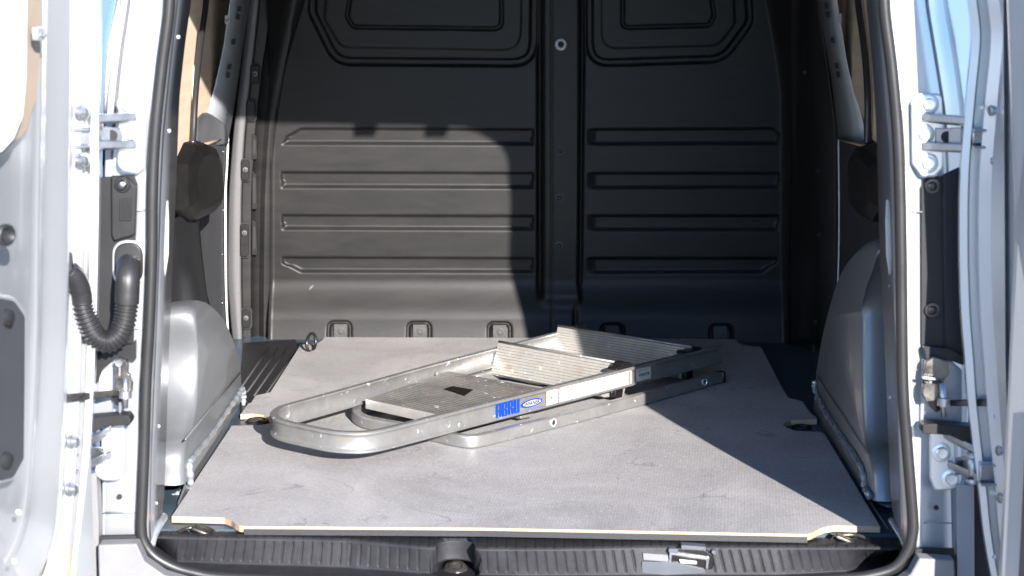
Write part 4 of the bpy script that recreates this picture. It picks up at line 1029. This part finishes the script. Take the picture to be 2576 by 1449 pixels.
# ---- wiring conduit
cp = catmull([onY(326, 668, -.122), onY(324, 672, -.155), onY(322, 700, -.172), onY(320, 740, -.175), onY(318, 775, -.175), onY(312, 812, -.178), onY(296, 845, -.182), (onY(268, 860, -.185)), onY(240, 846, -.188), onY(222, 815, -.192), onY(208, 775, -.196), onY(203, 735, -.20), onY(190, 702, -.208), onY(172, 682, -.215)], 22)
def conduit_r(s):
    rough_ = 1.0 if .28 < s < .80 else 0.0
    base = .0185 if s < .28 else .0165
    if s > .86: base = .0170
    return base+rough_*.0016*(math.sin(s*150*2)) 
wc = tube('wiring_conduit', cp, .015, 'rubber', van, 20, rfun=conduit_r); V(wc)
V(prism('conduit_flange', [onY(x, y, -.112) for x, y in rrect(325, 661, 73, 104, 36, 8)], (0, -.008, 0), 'rubber', van, .003))
V(prism('conduit_ring', [onY(x, y, -.110) for x, y in rrect(325, 661, 82, 116, 41, 8)], (0, -.006, 0), 'silver', van, .002))
V(prism('conduit_grommet', [onY(x, y, -.218) for x, y in fillet([(168, 628), (178, 640), (183, 690), (178, 735), (168, 738)], 6, 4)], (0, .03, 0), 'rubber', van, .003))

# ------------------------------------------------------------------ rear doors
def door_left():
    d = empty('rear_door'); d.parent = van; d.matrix_parent_inverse = VI; d['label'] = 'rear door swung open on the side with the black trim card'
    # hinge side flange
    c = [
     [(162, -500, -.24), (176, 0, -.235), (174, 300, -.235), (170, 500, -.235), (168, 800, -.235), (160, 1100, -.235), (148, 1300, -.235), (112, 1445, -.235), (60, 1560, -.235)],
     [(168, -500, -.215), (182, 0, -.21), (180, 300, -.21), (176, 500, -.21), (172, 800, -.21), (166, 1100, -.21), (156, 1300, -.21), (140, 1445, -.21), (100, 1560, -.21)],
     [(200, -500, -.195), (217, 0, -.195), (217, 250, -.195), (200, 330, -.195), (206, 500, -.195), (204, 800, -.195), (194, 1100, -.195), (180, 1300, -.195), (164, 1445, -.195), (146, 1560, -.195)],
     [(206, -500, -.165), (222, 0, -.165), (222, 255, -.165), (206, 335, -.165), (211, 500, -.165), (209, 800, -.165), (199, 1100, -.165), (184, 1300, -.165), (168, 1445, -.165), (150, 1560, -.165)],
     [(214, -500, -.165), (230, 0, -.165), (230, 250, -.165), (218, 330, -.165), (222, 500, -.165), (217, 800, -.165), (207, 1100, -.165), (190, 1300, -.165), (174, 1445, -.165), (158, 1560, -.165)],
     [(218, -500, -.190), (235, 0, -.190), (234, 250, -.190), (228, 330, -.190), (230, 500, -.190), (224, 800, -.190), (213, 1100, -.190), (195, 1300, -.190), (179, 1445, -.190), (166, 1560, -.190)],
     [(233, -500, -.190), (250, 0, -.190), (247, 250, -.190), (246, 330, -.190), (247, 500, -.190), (241, 800, -.190), (228, 1100, -.190), (206, 1300, -.190), (187, 1445, -.190), (178, 1560, -.190)],
     [(238, -500, -.150), (256, 0, -.150), (252, 250, -.150), (252, 330, -.150), (252, 500, -.150), (246, 800, -.150), (232, 1100, -.150), (210, 1300, -.150), (190, 1445, -.150), (182, 1560, -.150)],
    ]
    bevel(surf('door_flange', c, 'silver', d, 70, 1, th=.003, sharp=30), .003, 3, 12)
    # raised inner panel
    def col(xs_, Y, f): return [(x, y, Y) for x, y in xs_]
    E = [(160, -500), (180, 0), (176, 300), (172, 500), (169, 800), (163, 966), (157, 1080), (147, 1232), (138, 1340), (112, 1425), (60, 1500), (-20, 1560)]
    def sh(f, Y, dy=0): return [(x-f, y+dy, Y) for x, y in E]
    c = [
     [(x+1, y, -.235) for x, y in E],
     [(x-2, y, -.27) for x, y in E],
     [(x-12, y-(6 if y > 1300 else 0), -.285) for x, y in E],
     [(x-62, y-(30 if y > 1300 else 0), -.335) for x, y in E],
     [(x-68, y-(34 if y > 1300 else 0), -.35) for x, y in E],
     [(x-76, y-(38 if y > 1300 else 0), -.372) for x, y in E],
     [(x-100, y-(44 if y > 1300 else 0), -.40) for x, y in E],
     [(x-190, y-(50 if y > 1300 else 0), -.56) for x, y in E],
     [(x-420, y-(50 if y > 1300 else 0), -.86) for x, y in E],
    ]
    surf('inner_panel', c, 'silver', d, 80, 3, th=.003, sharp=70)
    # window opening closed by a white board with a raw ply edge
    def dY(x): return np.interp(x, [-420, 0, 75, 108, 160], [-.93, -.595, -.42, -.365, -.30])
    def onface(x, y, lift): 
        q = onY(x, y, float(dY(x))-.02); return q
    win = fillet([(-420, -500), (104, -500), (103, 0), (102, 140), (92, 250), (64, 335), (36, 358), (0, 391), (-70, 426), (-420, 446)], 20, 4)
    prism('window_surround', [onface(x, y, 0) for x, y in win], (-.014, 0, 0), 'ply_pale', d, .003)
    win2 = fillet([(-440, -520), (48, -520), (47, 0), (45, 190), (36, 290), (14, 345), (-20, 380), (-90, 412), (-440, 430)], 20, 4)
    prism('window_board', [onface(x, y, 0)+Vector((.014, -.012, 0)) for x, y in win2], (-.012, 0, 0), 'white', d, .002)
    prism('panel_clip', [onface(x, y, 0)+Vector((.019, -.02, 0)) for x, y in rrect(77, 83, 17, 34, 3)], (-.008, 0, 0), 'galv', d, .001)
    bolt(onface(78, 86, 0)+Vector((.020, -.022, 0)), (1, -.6, 0), .006, 'steel', d, 'clip_screw', False, False)
    # black trim card lower down
    tr = fillet([(-420, 745), (0, 746), (32, 752), (58, 790), (58, 960), (55, 1150), (30, 1196), (0, 1203), (-420, 1206)], 20, 5)
    tr0 = fillet([(-420, 738), (0, 738), (36, 744), (66, 786), (66, 960), (62, 1156), (36, 1205), (0, 1212), (-420, 1215)], 20, 5)
    prism('trim_rim', [onface(x, y, 0)+Vector((.002, -.004, 0)) for x, y in tr0], (-.012, 0, 0), 'silver', d, .003)
    prism('trim_card', [onface(x, y, 0)+Vector((.006, -.012, 0)) for x, y in tr], (-.012, 0, 0), 'trimcard', d, .002)
    for (x, y) in ((9, 793), (6, 1150)):
        disc('trim_clip', onface(x, y, 0)+Vector((.008, -.016, 0)), (1, -.7, 0), [(.012, 0), (.011, .004), (.004, .007)], 'plastic', d, 16)
    # round grommet
    disc('grommet', onface(-2, 585, 0)+Vector((.012, -.02, 0)), (1, -.8, 0), [(.0145, 0), (.0145, .004), (.011, .006), (.008, .003), (.006, .0), (.001, -.001)], 'rubber', d, 28)
    # rust streak
    c = [[(168, 1320, -.19), (172, 1380, -.19), (170, 1440, -.19), (168, 1500, -.19)], [(176, 1310, -.186), (178, 1380, -.186), (176, 1440, -.186), (175, 1500, -.186)]]
    o = surf('rust_streak', c, 'rust', d, 24, 1, th=.001)
    o.location = (0, -.006, 0)
    for (x, y) in ((42, 1287), (31, 1410), (235, 232), (234, 400)):
        disc('spot_weld', onface(x, y, 0)+Vector((.004, -.004, 0)) if x < 100 else onY(x, y, -.176), (.6, -1, 0), [(.004, 0), (.003, .0006), (.001, .0002)], 'silver', d, 12)
    # bracing rib pressed below the window
    # outer skin
    pr = [(-.665, -.17), (-.73, -.20), (-.75, -.30), (-.77, -.78), (-.74, -.80), (-.72, -.78)]
    vs = []; fs = []
    zs = [-.45, .3, .75, 1.12]
    for z in zs:
        k = -.0 if z < .5 else (z-.5)*-.0
        for x, y in pr: vs.append((x+(.05 if z > 1 else 0)*.5, y, z))
    m = len(pr)
    for i in range(len(zs)-1):
        for j in range(m-1): fs.append([i*m+j, i*m+j+1, (i+1)*m+j+1, (i+1)*m+j])
    o = pydata('outer_skin', vs, fs, 'silver', d, True); md = o.modifiers.new('t', 'SOLIDIFY'); md.thickness = .003
    return d
M['ply_pale'] = simple('pale_ply', (.22, .175, .13), .55, cvar=.08, vscale=8)
door_left()
def door_right():
    d = empty('rear_door'); d.parent = van; d.matrix_parent_inverse = VI; d['label'] = 'rear door swung open beyond the shaded pillar, its hinge edge to the lens'
    E = [(2422, -500), (2432, 0), (2446, 70), (2440, 150), (2432, 220), (2425, 300), (2416, 400), (2412, 500), (2412, 650), (2417, 800), (2426, 900), (2432, 1000), (2447, 1126), (2462, 1233), (2472, 1333), (2492, 1449), (2520, 1560)]
    def col(dx, Y): return [(x+dx*(1.0 if y < 1000 else (1-.25*(y-1000)/450)), y, Y) for x, y in E]
    def colabs(pts, Y): return [(x, y, Y) for x, y in pts]
    c = [col(0, -.160), col(4, -.186), col(20, -.190), col(24, -.170), col(46, -.170), col(52, -.200), col(82, -.212),
         colabs([(2520, -500), (2524, 0), (2526, 500), (2528, 900), (2538, 1200), (2548, 1449), (2560, 1560)], -.232),
         colabs([(2527, -500), (2531, 0), (2532, 500), (2535, 900), (2545, 1200), (2555, 1449), (2567, 1560)], -.214),
         colabs([(2540, -500), (2545, 0), (2545, 500), (2548, 900), (2556, 1200), (2566, 1449), (2578, 1560)], -.245)]
    bevel(surf('door_flange', c, 'silver', d, 80, 1, th=.003, sharp=30), .003, 3, 12)
    c = [colabs([(2540, -500), (2545, 0), (2545, 500), (2548, 900), (2556, 1200), (2566, 1449), (2578, 1560)], -.243),
         colabs([(2546, -500), (2551, 0), (2550, 500), (2553, 900), (2561, 1200), (2570, 1449), (2582, 1560)], -.30),
         colabs([(2550, -500), (2555, 0), (2554, 500), (2557, 900), (2565, 1200), (2574, 1449), (2586, 1560)], -.345),
         colabs([(2556, -500), (2561, 0), (2560, 500), (2563, 900), (2571, 1200), (2580, 1449), (2592, 1560)], -.355),
         colabs([(2640, -500), (2645, 0), (2644, 500), (2647, 900), (2655, 1200), (2664, 1449), (2676, 1560)], -.43)]
    surf('inner_panel', c, 'silver', d, 60, 3, th=.003, sharp=70)
    # the rest of the door: deep inner box, its inner face turned a little to the sun, and the outer skin
    A_, B_ = Vector((.745, -.240, 0)), Vector((.692, -.350, 0))
    fd = Vector((.50, -.866, 0)).normalized(); fn = Vector((-fd.y*-1, 0, 0))
    C_ = B_+fd*.47; D2 = C_+Vector((.065, .02, 0)); E_ = Vector((.80, -.215, 0))
    def PZ(z, k=0): return [q+Vector((k, 0, z)) for q in (A_, B_, C_, D2, E_)]
    lo, mi, hi = PZ(-.35), PZ(.55), PZ(1.14, -.05)
    vs = lo+mi+hi; fs = [[i_+5*l, (i_+1) % 5+5*l, (i_+1) % 5+5*(l+1), i_+5*(l+1)] for l in range(2) for i_ in range(5)]+[[0, 1, 2, 3, 4], [14, 13, 12, 11, 10]]
    o = pydata('door_body', vs, fs, 'silver', d); recalc(o); bevel(o, .008, 3)
    nn = Vector((fd.y, -fd.x, 0))
    def Q(s_, z, off=0): return B_+fd*s_+Vector((0, 0, z))+nn*off
    prism('trim_card', [Q(.05, -.25, .004), Q(.42, -.25, .004), Q(.42, .30, .004), Q(.05, .30, .004)], nn*.004, 'trimcard', d, .001)
    prism('window_board', [Q(.06, .50, .003), Q(.40, .50, .003), Q(.40, 1.02, .045), Q(.06, 1.02, .045)], nn*.004, 'white', d, .001)
    # strap grommet
    prism('strap_grommet', [onY(x, y, -.226) for x, y in fillet([(2538, 972), (2554, 968), (2562, 1010), (2560, 1075), (2548, 1090), (2540, 1050)], 6, 4)], (0, -.01, 0), 'rubber', d, .002)
    disc('grommet', onY(2548, 1332, -.235), (-.3, -1, 0), [(.012, 0), (.011, .004), (.004, .003)], 'rubber', d, 20)
    for (x, y) in ((2505, 975), (2503, 1048), (2498, 1240), (2500, 1400), (2468, 270)):
        disc('spot_weld', onY(x, y, -.207), (0, -1, 0), [(.0042, 0), (.003, .0008), (.001, .0003)], 'silver', d, 12)
    return d
door_right()

# ------------------------------------------------------------------ step ladder
M['groove_dark'] = simple('darkened_grooves', (.13, .11, .08), .7, cvar=.6, vscale=60)  # dark groove lines put into the colour; the shallow relief hardly shows
lad = empty('step_ladder', (0, .8, 0))
tag(lad, 'worn aluminium step ladder folded flat on the grey floor board', 'step ladder')
LI = Matrix.Translation((0, -.8, 0))
def L_(o): o.matrix_parent_inverse = LI; return o
ZTOP = .070; HR = .040
def sweep(name, path, section, mat, parent, capped=True):
    """section: list of (side, z) offsets; side measured horizontally, positive = outside (to the right of travel)"""
    n = len(path); m = len(section); vs = []; fs = []
    for i in range(n):
        t = (path[i+1]-path[i-1]) if 0 < i < n-1 else (path[1]-path[0] if i == 0 else path[-1]-path[-2])
        t.z = 0; t.normalize(); s = Vector((t.y, -t.x, 0))
        for (a, z) in section: vs.append(path[i]+s*a+Vector((0, 0, z)))
    for i in range(n-1):
        for k in range(m):
            fs.append([i*m+k, i*m+(k+1) % m, (i+1)*m+(k+1) % m, (i+1)*m+k])
    if capped: fs.append(list(range(m))); fs.append([(n-1)*m+k for k in range(m)][::-1])
    o = pydata(name, vs, fs, mat, parent, True); recalc(o); o.data.set_sharp_from_angle(angle=R(38)); return L_(o)
top_px = [(1440, 826), (1401, 836), (1207, 885.5), (1060, 924), (913, 965), (800, 996), (737, 1013), (708, 1022), (694, 1031), (690, 1040), (700, 1051), (726, 1060), (763, 1068), (810, 1078), (850, 1084), (897, 1086), (935, 1083), (975, 1075), (1063, 1053), (1250, 1006), (1500, 944), (1808, 868)]
path = catmull([onZ(x, y, ZTOP) for x, y in top_px], 5)
# channel: web with rounded flanges rolled outwards and inwards
def chan(hh, wt, lip, up=0.0):
    w2 = wt/2
    return [(-w2-lip*.5, 0), (w2+lip*.4, .0), (w2+lip*.8, -.002), (w2+lip*.8, -.0045), (w2+.001, -.008), (w2, -.011), (w2, -hh+.011), (w2+.001, -hh+.008), (w2+lip*.8, -hh+.0045), (w2+lip*.8, -hh+.002), (w2+lip*.4, -hh),
            (-w2-lip*.5, -hh), (-w2-lip*.6, -hh+.003), (-w2, -hh+.008), (-w2, -.008), (-w2-lip*.6, -.003)]
rail = sweep('front_frame', path, chan(HR, .006, .0062), 'alu', lad)
low_px = [(1440, 872), (1350, 898), (1200, 938), (1000, 988), (945, 1003), (912, 1013), (898, 1021), (897, 1031), (912, 1042), (940, 1050), (1000, 1061), (1060, 1071), (1110, 1081), (1150, 1090), (1185, 1094), (1222, 1088), (1290, 1071), (1392, 1046), (1600, 992), (1812, 934)]
path2 = catmull([onZ(x, y, .0255) for x, y in low_px], 5)
def tubsec(hh, wd, n=4):
    q = fillet([(-wd/2, 0), (wd/2, 0), (wd/2, -hh), (-wd/2, -hh)], .005, n); return q
sweep('rear_frame', path2, tubsec(.0248, .018), 'alu', lad)
# end foot of the rear frame
e = onZ(1812, 934, .0255); t = (path2[-1]-path2[-4]).normalized(); s = Vector((t.y, -t.x, 0))
L_(prism('foot', [e-t*.004+s*.011, e+t*.007+s*.011, e+t*.007-s*.012, e-t*.004-s*.012], (0, 0, -.0256), 'plastic_gloss', lad, .002))
L_(prism('foot_rib', [e-t*.012+s*.006+Vector((0, 0, .002)), e+t*.004+s*.006+Vector((0, 0, .002)), e+t*.004-s*.006+Vector((0, 0, .002)), e-t*.012-s*.006+Vector((0, 0, .002))], (0, 0, -.01), 'plastic_gloss', lad, .002))

# reference lines of the two rails
nA, nB = onZ(1063, 1053, ZTOP), onZ(1808, 868, ZTOP)
fA, fB = onZ(913, 965, ZTOP), onZ(1401, 836, ZTOP)
un = (nB-nA).normalized(); uf = (fB-fA).normalized()
Nn = Vector((un.y, -un.x, 0)); Nf = Vector((uf.y, -uf.x, 0))       # pointing out of the near side
def near(x, y, off=0): return onPlane(x, y, nA+Nn*off, Nn)
def far(x, y, off=0): return onPlane(x, y, fA+Nf*off, Nf)
def line2(p_, d_, o_, n_):      # point p_+t d_ on vertical plane (o_, n_)
    return p_+d_*((o_-p_).dot(n_)/d_.dot(n_))
def ribbed(name, A, B, C, D_, nr, mat, th, dep=.0012, sharp=True):
    """plate with corner A,B (one long edge, far->near) and D_,C (other long edge); grooves run A->B"""
    A, B, C, D_ = (Vector(q) for q in (A, B, C, D_))
    nrm = (B-A).cross(D_-A).normalized()
    if nrm.dot(CAM-A) < 0: nrm = -nrm
    us = [0]; hs = [0]
    for k in range(nr):
        c_ = (k+.7)/(nr+.4); wv_ = .10/nr
        us += [c_-wv_, c_-wv_*.5, c_+wv_*.5, c_+wv_]; hs += [0, -dep, -dep, 0]
    us.append(1); hs.append(0)
    vs = []; fs = []
    for u, h in zip(us, hs):
        vs.append(A.lerp(D_, u)+nrm*h); vs.append(B.lerp(C, u)+nrm*h)
    m = len(us)
    for i in range(m-1): fs.append([2*i, 2*i+1, 2*i+3, 2*i+2])
    b0 = len(vs)
    for u in (0, 1):
        vs.append(A.lerp(D_, u)-nrm*th); vs.append(B.lerp(C, u)-nrm*th)
    fs += [[b0, b0+1, b0+3, b0+2], [0, 1, b0+1, b0], [2*m-2, 2*m-1, b0+3, b0+2]]
    fs += [[2*i for i in range(m)]+[b0+2, b0], [2*i+1 for i in range(m)]+[b0+3, b0+1]]
    o = pydata(name, vs, fs, mat, lad); recalc(o)
    o.data.materials.append(M['groove_dark'])
    for k in range(nr): o.data.polygons[1+k*4+1].material_index = 1; o.data.polygons[1+k*4].material_index = 1
    return L_(o)
# treads (seen edge-up because the ladder lies on its back)
def tread(TL, BL, TR, nr):
    A = far(*TL, .002); D_ = far(*BL, .002); B = near(*TR, -.006)
    vec = D_-A
    C = B+vec
    return ribbed('tread', A, B, C, D_, nr, 'alu_tread', .022, .0010), A, B, C, D_
tB = tread((1255, 858), (1234, 938), (1574, 915), 11)
tC = tread((1404, 818), (1388, 896), (1740, 872), 12)
# lips along the top edge of the treads
for (_, A, B, C, D_) in (tB, tC):
    L_(tube('tread_lip', [A+Vector((0, 0, -.001)), B+Vector((0, 0, -.001))], .0028, 'alu', lad, 8))
# far edge rolled back piece behind the upper tread
q0 = far(1418, 822); q1 = far(1477, 816)
L_(prism('rail_end', [q0, q1, q1+Vector((0, 0, -.022)), q0+Vector((0, 0, -.03))], Nf*-.006, 'alu_top', lad, .002))
# platform
zp = .047
F1 = onZ(921, 1004, zp); F2 = onZ(1128, 934, zp)
dl = (onZ(1093, 1042, zp)-F1).normalized(); dr = (onZ(1351, 975, zp)-F2).normalized()
N1 = line2(F1, dl, nA-Nn*.006, Nn); N2 = line2(F2, dr, nA-Nn*.006, Nn)
ribbed('platform', F1, N1, N2, F2, 26, 'alu_top', .018, .0014)
# plain band at the front edge of the platform, bright front face
L_(prism('platform_edge', [F1+Vector((0, 0, .001)), N1+Vector((0, 0, .001)), N1-dl*0+Vector((0, 0, -.019)), F1+Vector((0, 0, -.019))], (F1-F2).normalized()*.0025, 'alu_tread', lad, .0008))
# dark sticker on the platform
M['sticker'] = simple('dark_sticker', (.006, .005, .004), .6, spec=.1, cvar=.6, vscale=120)
L_(prism('platform_sticker', [onZ(x, y, zp+.0004) for x, y in ((1116, 979), (1138, 972), (1190, 981), (1168, 996))], (0, 0, .0008), 'sticker', lad))
# cross straps under the platform
for (xa, ya, xb, yb) in ((1238, 940, 1330, 968), (1290, 1045, 1400, 1035)):
    a = onZ(xa, ya, .012); b = onZ(xb, yb, .012)
for k, (xa, ya) in enumerate(((1300, 1052), (1262, 940))):
    pass
a = line2(onZ(1330, 1047, .020), (dl*-1), fA, Nf)
L_(prism('cross_strap', [onZ(1310, 1047, .016), onZ(1345, 1040, .016), line2(onZ(1345, 1040, .016), dl, fA, Nf), line2(onZ(1310, 1047, .016), dl, fA, Nf)], (0, 0, -.006), 'alu', lad, .001))
a = onZ(1235, 941, .016)
L_(prism('cross_strap', [onZ(1234, 938, .02), onZ(1282, 926, .02), onZ(1420, 950, .004), onZ(1362, 966, .004)], (0, 0, -.004), 'alu', lad, .001))
# rear frame's tread remnants seen at far right
a, b = onZ(1640, 935, .035), onZ(1712, 940, .03)
L_(prism('rear_cleat', [near(1640, 938, -.02), near(1714, 938, -.02), near(1714, 948, -.02), near(1660, 950, -.02)], -Nn*.05, 'alu_tread', lad, .001))
L_(prism('rear_cleat', [near(1508, 992, -.02), near(1545, 986, -.02), near(1545, 998, -.02), near(1520, 1000, -.02)], -Nn*.05, 'alu_tread', lad, .001))
# black plastic tread ends
def cap(poly, off, th):
    L_(prism('tread_cap', [near(x, y, off) for x, y in fillet(poly, 3, 3)], Nn*th, 'plastic_gloss', lad, .0012))
cap([(1526, 928), (1532, 920), (1540, 919), (1546, 908), (1562, 907), (1569, 911), (1568, 928), (1560, 934)], -.022, .024)
cap([(1698, 889), (1704, 880), (1716, 880), (1730, 870), (1743, 869), (1742, 890), (1736, 893)], -.022, .024)
cap([(1537, 979), (1557, 975), (1554, 1001), (1536, 999)], -.012, .012)
cap([(1714, 933), (1733, 929), (1731, 950), (1722, 957), (1713, 952)], -.012, .012)
# rivets
for (x, y, f_) in ((1157, 1069, 1), (1392, 1063, 2), (1772, 961, 2)):
    if f_ == 1: c_ = near(x, y, .0045); L_(disc('rivet', c_, Nn, [(.0068, 0), (.0068, .001), (.005, .0028), (.001, .0032)], 'alu', lad, 16))
    else:
        oo = onZ(1392, 1046, .0255)+Nn*.009; c_ = onPlane(x, y, oo, Nn)
        L_(disc('eyelet', c_, Nn, [(.0085, 0), (.0085, .0015), (.0062, .0022), (.0054, .001), (.0052, -.001), (.0005, -.001)], 'rivet', lad, 20))
        L_(disc('eyelet_hole', c_+Nn*.0003, Nn, [(.005, 0), (.005, .0004)], 'hole', lad, 16))
for (x, y) in ((893, 1010), (1100, 940)):
    c_ = far(x, y, .005); L_(disc('rivet', c_, Nf, [(.006, 0), (.006, .001), (.004, .002), (.001, .002)], 'alu', lad, 16))
# ---- printed matter on the near rail
OFF = .0046
def rp(x, y, o_=OFF): return near(x, y, o_)
uzv = Vector((0, 0, 1)); ux = un
cABR = (rp(1277, 1028))
hA = (rp(1277, 1008)-rp(1277, 1047)).length
wA = (rp(1307, 1020)-rp(1247, 1036)).length
def fit(name, s, cpx, wpx, hpx, mat, bold, shear=0, rot=False, off=OFF, spacing=1.0, caps=.72):
    """text fitted to a width and height measured on the rail face"""
    O = rp(*cpx, off)
    W_ = (rp(cpx[0]+wpx/2, cpx[1]-wpx/2*.248, off)-rp(cpx[0]-wpx/2, cpx[1]+wpx/2*.248, off)).length
    H_ = (rp(cpx[0], cpx[1]-hpx/2, off)-rp(cpx[0], cpx[1]+hpx/2, off)).length
    X_, Y_ = (ux, uzv) if not rot else (uzv, -ux)
    if rot: W_, H_ = H_, W_
    o = textmesh(name, s, .1, mat, lad, Vector((0, 0, 0)), Vector((1, 0, 0)), Vector((0, 1, 0)), bold=bold, shear=shear, ext=.0, spacing=spacing)
    co = np.empty(len(o.data.vertices)*3); o.data.vertices.foreach_get('co', co); co = co.reshape(-1, 3)
    mn, mx_ = co.min(0), co.max(0); ce = (mn+mx_)/2; sz = np.maximum(mx_-mn, 1e-6)
    loc = (co-ce)/sz
    uxn, uyn, nn_ = (np.array(v) for v in (X_, Y_, Nn))
    w3 = np.array(O)+loc[:, :1]*W_*uxn+loc[:, 1:2]*H_*uyn
    o.data.vertices.foreach_set('co', w3.reshape(-1)); o.data.update()
    md = o.modifiers.new('t', 'SOLIDIFY'); md.thickness = .0002; md.offset = 0
    return L_(o)
def block_letters(name, word, x0, x1, yc, hpx, mat):
    """tall block capitals on the rail face; each letter is its own little set of bars"""
    S = {'A': [(0, 0, .40, 1), (.62, 0, 1, 1), (.1, .86, .9, 1), (.3, .42, .7, .54)],
         'B': [(0, 0, .40, 1), (.62, .05, .98, .46), (.62, .54, .98, .96), (.1, .87, .86, 1), (.3, .44, .8, .56), (.1, 0, .86, .13)],
         'R': [(0, 0, .40, 1), (.62, 0, 1, .46), (.62, .54, .98, .96), (.1, .87, .86, 1), (.3, .44, .8, .56)],
         'U': [(0, 0, .40, 1), (.62, 0, 1, 1), (.1, 0, .9, .14)]}
    n = len(word); pitch = (x1-x0)/n; w_ = pitch*.88
    for k, ch in enumerate(word):
        vs = []; fs = []
        xa = x0+k*pitch; O = rp(xa, yc-(xa-(x0+x1)/2)*.248, OFF)
        W_ = (rp(xa+w_, yc-(xa+w_-(x0+x1)/2)*.248)-rp(xa, yc-(xa-(x0+x1)/2)*.248)).length
        H_ = (rp(xa, yc-hpx/2)-rp(xa, yc+hpx/2)).length
        for m_, (a, b, c_, d_) in enumerate(S[ch]):
            q = [O+ux*(u*W_)+uzv*((v-.5)*H_)+Nn*(.00003*m_) for u, v in ((a, b), (c_, b), (c_, d_), (a, d_))]
            t_ = Nn*.0003; o_ = len(vs); vs += q+[v+t_ for v in q]
            fs += [[o_+i for i in f] for f in ([3, 2, 1, 0], [4, 5, 6, 7], [0, 1, 5, 4], [1, 2, 6, 5], [2, 3, 7, 6], [3, 0, 4, 7])]
        o = pydata(name, vs, fs, mat, lad); recalc(o); L_(o)
block_letters('maker_letter', 'ABRU', 1248, 1309, 1027.5, 37, 'blue')
# oval
def oval(name, cpx, rw, rh, mat, off):
    O = rp(*cpx, off); W_ = (rp(cpx[0]+rw, cpx[1]-rw*.248, off)-O).length; H_ = (rp(cpx[0], cpx[1]-rh, off)-O).length
    return L_(prism(name, [O+ux*(math.cos(a)*W_+math.sin(a)*H_*.12)+uzv*math.sin(a)*H_ for a in np.linspace(0, 2*math.pi, 41)[:-1]], Nn*.0002, mat, lad))
oval('badge_oval', (1338, 1013.5), 26.5, 10, 'blue', OFF)
M['badge_field'] = simple('badge_field', (.26, .265, .27), .4)
oval('badge_field', (1338.5, 1013.5), 22.5, 6.8, 'badge_field', OFF+.0003)
fit('badge_lettering', 'WERNER', (1338.5, 1013.8), 38, 9, 'ink', .0022, shear=.2, off=OFF+.0007)
fit('maker_line', 'A WERNER COMPANY', (1339.5, 1029.5), 52, 4.6, 'blue', .001, off=OFF)
def slab(name, q, off, th, mat): return L_(prism(name, [rp(x, y, off) for x, y in q], Nn*th, mat, lad))
slab('label_border', [(1374.5, 981), (1588.5, 930), (1588.5, 971.5), (1374.5, 1023)], OFF, .0002, 'orangeink')
slab('warning_label', [(1376, 982), (1587, 931.5), (1587, 970.5), (1376, 1021.2)], OFF+.0002, .0003, 'white_label')
OL = OFF+.0008
fit('warning_lettering', 'WARNING!', (1405, 995), 7, 36, 'ink', .003, rot=True, off=OL)
slab('warning_mark', [(1385, 1002), (1388, 998), (1391, 1000), (1389, 1004)], OL, .0001, 'ink')
slab('warning_mark', [(1393, 997.5), (1397, 996.5), (1396.5, 999), (1392.5, 1000)], OL, .0001, 'ink')
rnd = random.Random(3)
for k in range(8):          # columns of small print and pictograms
    x0 = 1450+k*16.5; yb = 1003-(x0-1376)*.24
    for j in range(4):
        xx = x0+j*2.6; yy = 1003-(xx-1376)*.24
        slab('small_print', [(xx, yy-3), (xx+.8, yy-3.2), (xx+.8, yy+15-.2), (xx, yy+15)], OL, .0001, 'greyink')
    for j in range(4):
        xx = x0+rnd.uniform(0, 8); yy = yb-6+rnd.uniform(-6, 3)-2; a = rnd.uniform(0, 3.1); l_ = rnd.uniform(1.6, 3.2)
        dx_, dy_ = math.cos(a)*l_, math.sin(a)*l_; px_, py_ = -math.sin(a)*.5, math.cos(a)*.5
        slab('pictogram', [(xx-dx_+px_, yy-dy_+py_), (xx+dx_+px_, yy+dy_+py_), (xx+dx_-px_, yy+dy_-py_), (xx-dx_-px_, yy-dy_-py_)], OL, .0001, 'ink')
for (x, y) in ((1552, 977), (1564, 973), (1577, 970), (1564, 947)):
    slab('tick_mark', [(x-1.6, y-1.5), (x-.4, y+1.2), (x+2.6, y-3), (x+2.9, y-2.2), (x-.3, y+2.5), (x-2, y-1)], OL, .0001, 'ink')
slab('red_line', [(1582.2, 935), (1584.6, 934.4), (1584.6, 967), (1582.2, 967.6)], OL, .0001, 'redink')
slab('test_label', [(1600, 931), (1601, 929.5), (1635.5, 921.5), (1636.5, 922.5), (1637, 951), (1636, 952.6), (1602, 961), (1600.6, 960)], OFF, .0003, 'white_label')
fit('number_lettering', 'W069378', (1620, 941.5), 27, 8.6, 'ink', .002, off=OFF+.0005)
for (x0, x1, y) in ((1603, 1612, 937), (1603, 1627, 933.5), (1627, 1634, 926)):
    slab('small_print', [(x0, y), (x1, y-(x1-x0)*.24), (x1, y-(x1-x0)*.24+1.1), (x0, y+1.1)], OFF+.0005, .0001, 'ink')
for (x0, x1, y) in ((1604, 1633, 955), (1604, 1633, 957.5)):
    slab('small_print', [(x0, y), (x1, y-(x1-x0)*.24), (x1, y-(x1-x0)*.24+.8), (x0, y+.8)], OFF+.0005, .0001, 'greyink')
